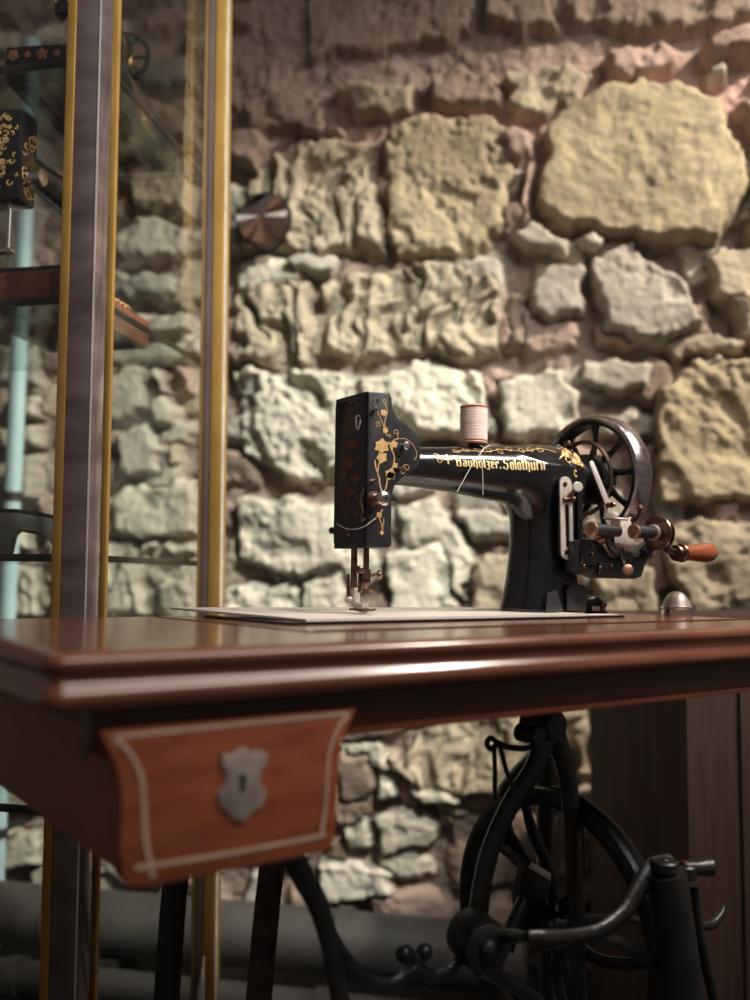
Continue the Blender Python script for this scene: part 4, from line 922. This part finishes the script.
obj('collar', B().lathe([(0, .0085), (.001, .0096), (.005, .0096), (.006, .0085)], a2+V(.034, 0, 0), (1, 0, 0), 28), 'pewter', hc)
obj('friction_disc', B().lathe([(0, .008), (.0005, .0200), (.0022, .0205), (.0032, .0190), (.0040, .0150), (.007, .013), (.0075, .0195), (.0095, .0195), (.010, .006)], a2+V(.042, 0, 0), (1, 0, 0), 44), 'bronze', hc)
obj('arm_strut', B().tube([onY(609, 534, .212), onY(611, 545, .214), onY(618, 553, .218), onY(628, 556, .222)], [.0055, .0055, .006, .007], 12, 4).tube([onY(655, 532, .212), onY(653, 543, .214), onY(644, 553, .22)], [.0065, .0068, .0075], 12, 4), 'headpaint', hc)
wp = obj('winder_plate', B().prism([onY(x, y, .2165) for x, y in ((612, 521), (631, 521), (636, 546), (628, 549), (620, 543), (611, 545))], V(0, .0016, 0), .0004), 'steelpale', hc)
obj('winder_finger', B().tube([onY(621, 548, .2145), onY(622, 558, .212), onY(625, 566, .208)], [.0045, .004, .003], 12, 3, flat=.6, fdir=(0, 1, 0)), 'iron', hc)
obj('winder_button', B().lathe([(0, .0052), (.0006, .0062), (.002, .0062), (.0026, .005)], onY(627.5, 570, .205), V(-.55, -.80, .15), 24), 'copper', hc)
q = onY(616, 519, .212); obj('winder_dish', B().lathe([(-.0016, .004), (-.0012, .0128), (.0, .0150), (.0010, .0146), (.0004, .0128), (.0008, .004), (.0012, 0)], q, (.04, -.06, 1), 36), 'steelpale', hc)
L0, L1_ = onY(592, 463, .214), onY(608, 503, .208)
d = (L1_-L0).normalized(); nn = V(-d.z, 0, d.x)
lv = obj('winder_lever', B().prism([L0+nn*.0036, L0+nn*.002-d*.0022, L0-nn*.002-d*.0022, L0-nn*.0036, L1_-nn*.0042, L1_+nn*.0042], V(0, .0014, 0), .0004), 'steelpale', hc)
obj('lever_fork', B().tube([L1_, onY(605, 516, .212)], .0017, 8).tube([L1_, onY(617, 514, .210)], .0017, 8), 'steelpale', lv)
q = onY(609, 505, .2065); obj('lever_screw', B().cyl(q+V(0, .003, 0), q+V(0, -.003, 0), .0036).cyl(q+V(.002, -.003, 0), q+V(.005, -.004, .0005), .003), 'bronze', lv)
obj('wire_pin', B().tube([onY(588, 516, .21), onY(594, 525, .208)], .0007, 6), 'steelpale', hc)
# crank arm and handle
k0 = a2+V(.052, 0, 0); HY = .190
k1 = onY(676, 553, HY)
ca_ = obj('crank_arm', B().tube([k0, onY(664, 546, HY+.006), onY(671, 551, HY+.002), k1], [.006, .0048, .0044, .0046], 12, 4, flat=.75, fdir=(1, 0, 0)), 'iron', ms)
k2 = onY(714, 552.5, HY-.005); hx = (k2-k1).normalized(); HL = (k2-k1).length
sc_ = (k1-CAM).dot(FW)/FPX
obj('ferrule', B().lathe([(-.006, .004), (-.0055, 8.0*sc_), (-.003, 8.4*sc_), (-.002, 6.5*sc_), (.002, 6.5*sc_), (.003, 9.2*sc_), (.006, 9.6*sc_), (.0075, 8.4*sc_)], k1+hx*.004, hx, 30), 'bronze', ca_)
hr = [(.0116, .5), (.0118, 7.4), (.018, 7.8), (.026, 8.8), (.034, 9.9)]; e_ = HL*1.02
obj('handle', B().lathe([(.0116, .001), (.0118, 7.2*sc_), (e_*.35, 7.8*sc_), (e_*.55, 9.0*sc_), (e_*.72, 10.0*sc_), (e_*.85, 9.6*sc_), (e_*.94, 7.4*sc_), (e_*.985, 4.0*sc_), (e_, 0)], k1, hx, 36), 'handle', ca_)
# ------------------------------------------------------------------ the glass showcase
CT = WT; CQ = -WN
CO = onD(59, 600, 1.03); CO.z = 0
LEAN = -.0125                               # showcase sheared sideways to bring its posts onto their image coordinates
CUP = (V(0, 0, 1)+CT*LEAN).normalized()
def cp(s, q, z): return CO+CT*(s+LEAN*(z-.80))+CQ*q+V(0, 0, z)
CAX = (CT, CQ, V(0, 0, 1)+CT*LEAN)
def cbox(b, s0, s1, q0, q1, z0, z1, bev=0.0): return b.box(cp((s0+s1)/2, (q0+q1)/2, (z0+z1)/2), (abs(s1-s0)/2, abs(q1-q0)/2, (z1-z0)/2), CAX, bev)
def onq(x, y, s): return onP(x, y, cp(s, 0, 0), CT)        # on the side plane
CW, CD, CH = .86, .40, 2.05
cab = thing('glass_showcase', cp(-CW/2, CD/2, 0), 'tall glass showcase with brass and mirror corner posts, holding old sewing machines', 'showcase')
def post(s, q, mirror_right=True, wb=.011, wm=.032, dep=.030):
    p = obj('corner_post', cbox(B(), s+.0002, s+wm, q+.001, q+dep, .012, CH-.02, .0012), 'plum', cab)
    obj('brass_strip', cbox(B(), s-wb, s, q, q+dep, .012, CH-.02, .0010), 'brass', p)
    obj('polished_edge', cbox(B(), s+wm-.0012, s+wm+.0008, q+.0002, q+.0009, .012, CH-.02), 'clear', p)
    obj('post_foot', cbox(B(), s-wb-.004, s+wm+.006, q-.003, q+dep+.004, 0, .0118, .002), 'darkedge', p)
post(0, 0)
# slim brass mullion of the side and the far corner post
mq = (onq(109, 600, .022)-CO).dot(CQ)
fq = (onq(208, 600, .024)-CO).dot(CQ)
print('mullion q', mq, 'far q', fq)
obj('mullion', cbox(B(), .018, .0265, mq, mq+.007, .05, CH-.02, .001), 'brass', cab)
p = obj('corner_post', cbox(B(), .0202, .034, fq, fq+.022, .012, CH-.02, .001), 'postbrown', cab)
obj('brass_strip', cbox(B(), .0342, .052, fq-.002, fq+.022, .012, CH-.02, .001), 'brass', p)
obj('brass_strip', cbox(B(), .015, .020, fq, fq+.006, .012, CH-.02, .0008), 'brass', p)
obj('polished_edge', cbox(B(), .0522, .0534, fq, fq+.006, .012, CH-.02), 'clear', p)
obj('post_foot', cbox(B(), .010, .060, fq-.006, fq+.028, 0, .0118, .002), 'darkedge', p)
CD = fq+.03
pf = cp(.034, fq+.011, .178)
obj('post_collar', B().lathe([(-.020, .018), (-.012, .034), (-.002, .037), (.002, .034), (.006, .024)], pf, CUP, 36), 'redwood', p)
obj('post_peg', B().tube([pf+V(0, 0, .006)-CQ*.024, pf+V(0, 0, .05)-CQ*.026+CT*.003, pf+V(0, 0, .105)-CQ*.026+CT*.006], [.0085, .006, .0012], 12), 'pewter', p)
# posts of the other side, beyond the picture's edge
post(-CW, 0); post(-CW, fq-.008)
obj('plinth', cbox(B(), -CW-.02, .04, .006, CD-.006, .0, .045, .002) if False else cbox(cbox(B(), -CW+.036, -.013, .008, .022, .012, .05, .001), -CW+.036, .012, fq, fq+.014, .012, .05, .001), 'darkedge', cab)
obj('top_frame', cbox(B(), -CW-.02, .060, -.01, CD+.01, CH-.0198, CH+.02, .003), 'darkedge', cab)
obj('front_pane', cbox(B(), -CW+.034, -.0115, .010, .0145, .052, CH-.022), 'glass', cab)
obj('side_pane', cbox(cbox(B(), .0185, .0225, .031, mq-.0005, .052, CH-.022), .0185, .0225, mq+.0125, fq-.0005, .052, CH-.022), 'glass', cab)
obj('back_pane', cbox(B(), -CW+.034, .0145, fq+.006, fq+.0105, .052, CH-.022), 'glass', cab)
SH_Z = []
for (y, d) in ((54, 1.03), (295, 1.03), (557.5, 1.03), (815, 1.03)):
    z = onP(60 if y < 800 else 38, y, cp(0, .012, 0), CQ).z; SH_Z.append(z)
    sh_ = obj('shelf', cbox(B(), -CW+.036, .0135, .034, fq-.002, z-.0035, z+.0035), 'shelfglass', cab)
    obj('edge_strip', cbox(B(), -CW+.036, .0135, .0300, .0338, z-.0045, z+.0045, .0006), 'darkedge', sh_)
    obj('edge_strip', cbox(B(), .0137, .0172, .0330, fq-.002, z-.004, z+.004, .0006), 'darkedge', sh_)
print('shelves', SH_Z)
# ---- the machines inside: built in local axes, x along the arm, y to the back, z up
def small_machine(name, s, q, z, rot, k, label, base=True, wheel=True, gold='gold', bl=.40, bd=.20, bh=.05, bmat='redwood', band=False):
    o = cp(s, q, z); t = thing(name, o, label, 'sewing machine', 'old sewing machines in the showcase')
    X = Matrix.Translation(o) @ Matrix.Rotation(math.atan2(CT.y, CT.x)+rot, 4, 'Z') @ Matrix.Scale(k, 4)
    h0 = 0
    if base:
        b = B()
        for (lo, hi) in (((-bl/2, -bd/2, 0), (bl/2, -bd/2+.018, bh)), ((-bl/2, bd/2-.018, 0), (bl/2, bd/2, bh)), ((-bl/2, -bd/2+.0182, 0), (-bl/2+.018, bd/2-.0182, bh)), ((bl/2-.018, -bd/2+.0182, 0), (bl/2, bd/2-.0182, bh))): b.box2(lo, hi, .003)
        ba = obj('machine_base', b, bmat, t, X=X)
        b = B().box2((-bl/2+.019, -bd/2+.019, .034), (bl/2-.019, bd/2-.019, .046)); obj('base_panel', b, 'redwood', ba, X=X)
        b = B()
        for i in range(4): yy = -bd/2+.035+i*(bd-.07)/3; b.box2((-bl/2+.019, yy-.006, .022), (bl/2-.019, yy+.006, .0335), .001)
        obj('base_slat', b, 'redwood', ba, X=X)
        h0 = bh+.0005
        if band:
            for i in range(7):
                y_ = -bd/2+.016+i*(bd-.032)/6; r_k = .013 if i % 2 == 0 else .008
                f_ = B()
                for j in range(5):
                    a = 2*pi*j/5+i; f_.ball((-bl/2-.001, y_+r_k*.62*math.cos(a), .056+r_k*.62*math.sin(a)), r_k*.40, 8, (.4, 1, 1))
                f_.ball((-bl/2-.002, y_, .056), r_k*.38, 8, (.4, 1, 1)); obj('painted_flower', f_, 'spoolw', ba, X=X)
    obj('bed', B().box2((-bl/2+.02, -bd/2+.014, h0), (bl/2-.03, bd/2-.014, h0+.014), .004), 'japan', t, X=X)
    zb_ = h0+.0135
    ar = B()
    ar.loft([[V(x, math.cos(a)*r, zb_+.165+r*math.sin(a)) for a in np.linspace(0, 2*pi, 24, endpoint=False)] for x, r in ((-.13, .022), (-.08, .022), (0, .027), (.06, .034), (.10, .036), (.115, .026))])
    ar.loft([superring(V(.075, 0, zb_+z_), V(1, 0, 0), V(0, 1, 0), a_, b_, 28) for z_, a_, b_ in ((0, .05, .042), (.03, .044, .037), (.09, .037, .032), (.15, .036, .030))])
    obj('arm', ar, 'japan', t, X=X)
    hd_ = obj('head', B().box2((-.175, -.034, zb_+.085), (-.128, .034, zb_+.225), .006), 'japan', t, X=X)
    b = B().cyl((-.16, .008, zb_+.02), (-.16, .008, zb_+.09), .0035).cyl((-.16, -.012, zb_+.005), (-.16, -.012, zb_+.09), .003).box2((-.167, -.02, zb_+.008), (-.153, .012, zb_+.014), .001)
    obj('needle_bar', b, 'nickel', hd_, X=X)
    b = B(); rg_ = random.Random(len(label))
    for i in range(60):
        cx, cz = rg_.gauss(0, .013), rg_.uniform(.095, .215); R0 = rg_.uniform(.0025, .006)
        pts = [V(-.1755, cx+R0*math.cos(a)*(1-.08*j), zb_+cz+R0*math.sin(a)*(1-.08*j)) for j, a in enumerate(np.linspace(i, i+4.5, 8))]
        b.tube(pts, .0012, 6, 0, flat=.4, fdir=(1, 0, 0))
    for i in range(14):
        cx, cz = rg_.uniform(-.165, -.138), rg_.uniform(.10, .21); R0 = rg_.uniform(.004, .007)
        b.tube([V(cx+R0*math.cos(a), -.0345, zb_+cz+R0*math.sin(a)) for a in np.linspace(i, i+4.5, 8)], .0013, 6, 0, flat=.4, fdir=(0, 1, 0))
    obj('gold_ornament', b, gold, hd_, X=X)
    b = B()
    for i in range(12):
        x_ = -bl/2+.04+i*(bl-.10)/11
        b.tube([V(x_+.009*math.cos(a), -bd/2+.0135, h0+.007+.0045*math.sin(a)) for a in np.linspace(0, 5.6, 9)], .0016, 6, 0, flat=.4, fdir=(0, 1, 0))
    obj('bed_ornament', b, gold, t, X=X)
    obj('tension_knob', B().lathe([(0, .012), (.004, .013), (.008, .010), (.016, .008), (.018, .013), (.024, .012), (.026, 0)], (-.150, -.0345, zb_+.125), (0, -1, 0), 20), 'nickel', hd_, X=X)
    if wheel:
        w_ = obj('handwheel', B().lathe([(-.008, .056), (-.009, .062), (0, .067), (.009, .062), (.008, .056)], (.135, 0, zb_+.165), (1, 0, 0), 40, ring=True), 'japan', t, X=X)
        obj('hub', B().lathe([(-.02, .014), (-.004, .02), (.006, .02), (.012, .012), (.012, 0)], (.135, 0, zb_+.165), (1, 0, 0), 24), 'gold', w_, X=X)
        for i in range(6):
            a = 2*pi*i/6; obj('spoke', B().tube([V(.135, .016*math.cos(a), zb_+.165+.016*math.sin(a)), V(.135, .058*math.cos(a), zb_+.165+.058*math.sin(a))], .0045, 8), 'iron', w_, X=X)
    return t
small_machine('sewing_machine', -.080, .205, SH_Z[0]+.004, pi/2+.10, .62, 'black sewing machine on a flower-painted black base, on the top glass shelf of the showcase', bl=.44, bd=.22, bh=.075, bmat='japan', band=True)
small_machine('sewing_machine', -.112, .165, SH_Z[1]+.004, pi/2, .82, 'black sewing machine with dense gold scrollwork, on the second glass shelf of the showcase', bl=.29, bd=.19, wheel=False)
# low arched machine on the third shelf
o = cp(-.118, .125, SH_Z[2]+.0037); t = thing('sewing_machine', o, 'low dark green-black machine with an arched frame, on the third shelf of the showcase', 'sewing machine', 'old sewing machines in the showcase')
X = Matrix.Translation(o) @ Matrix.Rotation(math.atan2(CT.y, CT.x)+.55, 4, 'Z') @ Matrix.Diagonal((.80, .55, .95, 1))
pr_ = [(-.14, 0), (-.14, .056), (-.02, .057), (.040, .050), (.058, .036), (.064, .012), (.066, 0), (.042, 0), (.040, .010), (.030, .022), (.012, .030), (-.012, .033), (-.020, .026), (-.022, .006), (-.026, 0)]
fr_ = obj('frame', B().prism([V(x, -.03, z) for x, z in pr_], V(0, .06, 0), .003), M['greeniron'], t, X=X)
obj('edge_trim', B().tube([V(-.024, -.0305, .004), V(-.018, -.0305, .030), V(-.008, -.0305, .0355), V(.014, -.0305, .033)], .0022, 8, 4), 'bronze', fr_, X=X)
obj('top_rail', B().tube([V(-.13, -.022, .0585), V(-.02, -.022, .0595), V(.036, -.022, .0530)], .003, 8, 4), 'japan', fr_, X=X)
obj('foot', B().box2((.036, -.034, 0), (.070, .034, .006), .002), M['greeniron'], fr_, X=X)
# ------------------------------------------------------------------ light
w = bpy.data.worlds.new('world'); S.world = w; w.use_nodes = True
bg = w.node_tree.nodes['Background']; bg.inputs[0].default_value = (.55, .46, .42, 1); bg.inputs[1].default_value = .20
def spot(name, loc, aim, power, col, size, blend=.6, rad=.05):
    l = bpy.data.lights.new(name, 'SPOT'); o = bpy.data.objects.new(name, l); COL.objects.link(o); o.location = loc
    o.rotation_euler = (Vector(aim)-Vector(loc)).to_track_quat('-Z', 'Y').to_euler()
    l.energy = power; l.color = col; l.spot_size = math.radians(size); l.spot_blend = blend; l.shadow_soft_size = rad
    return o
def area(name, loc, aim, power, col, sx, sy):
    l = bpy.data.lights.new(name, 'AREA'); o = bpy.data.objects.new(name, l); COL.objects.link(o); o.location = loc
    o.rotation_euler = (Vector(aim)-Vector(loc)).to_track_quat('-Z', 'Y').to_euler()
    l.energy = power; l.color = col; l.shape = 'RECTANGLE'; l.size = sx; l.size_y = sy; return o
def cam_xyz(X, d, z):                        # X to the right, d ahead of the lens, z height
    p = CAM+_R*X+_F*d; return V(p.x, p.y, z)
# ceiling spots
spot('ceiling_spot_warm', cam_xyz(1.7, .75, 2.75), wall_pt(.32, 1.15), 330, (1, .88, .72), 54, .9, .05)
spot('ceiling_spot_cool', cam_xyz(.75, .25, 2.45), wall_pt(-.64, .66), 270, (.95, 1.0, .90), 46, .9, .05)
spot('ceiling_spot_table', cam_xyz(1.5, .85, 2.4), (.40, .15, T), 120, (1, .88, .78), 44, .8, .12)
spot('ceiling_spot_machine', cam_xyz(.45, .70, 2.6), (.6, .27, T+.15), 70, (1, .94, .90), 26, .7, .08)
area('added_soft_light', cam_xyz(1.15, .05, 2.5), (.4, .1, T), 24, (1, .92, .86), 1.6, .8)  # added soft light out of view, for long highlights on the moulding
S.view_settings.view_transform = 'Standard'; S.view_settings.look = 'None'; S.view_settings.exposure = 0.12; S.view_settings.gamma = 1
S.view_settings.use_curve_mapping = False
S.cycles.max_bounces = 8; S.cycles.transparent_max_bounces = 24
try: S.cycles.use_denoising = True
except Exception: pass
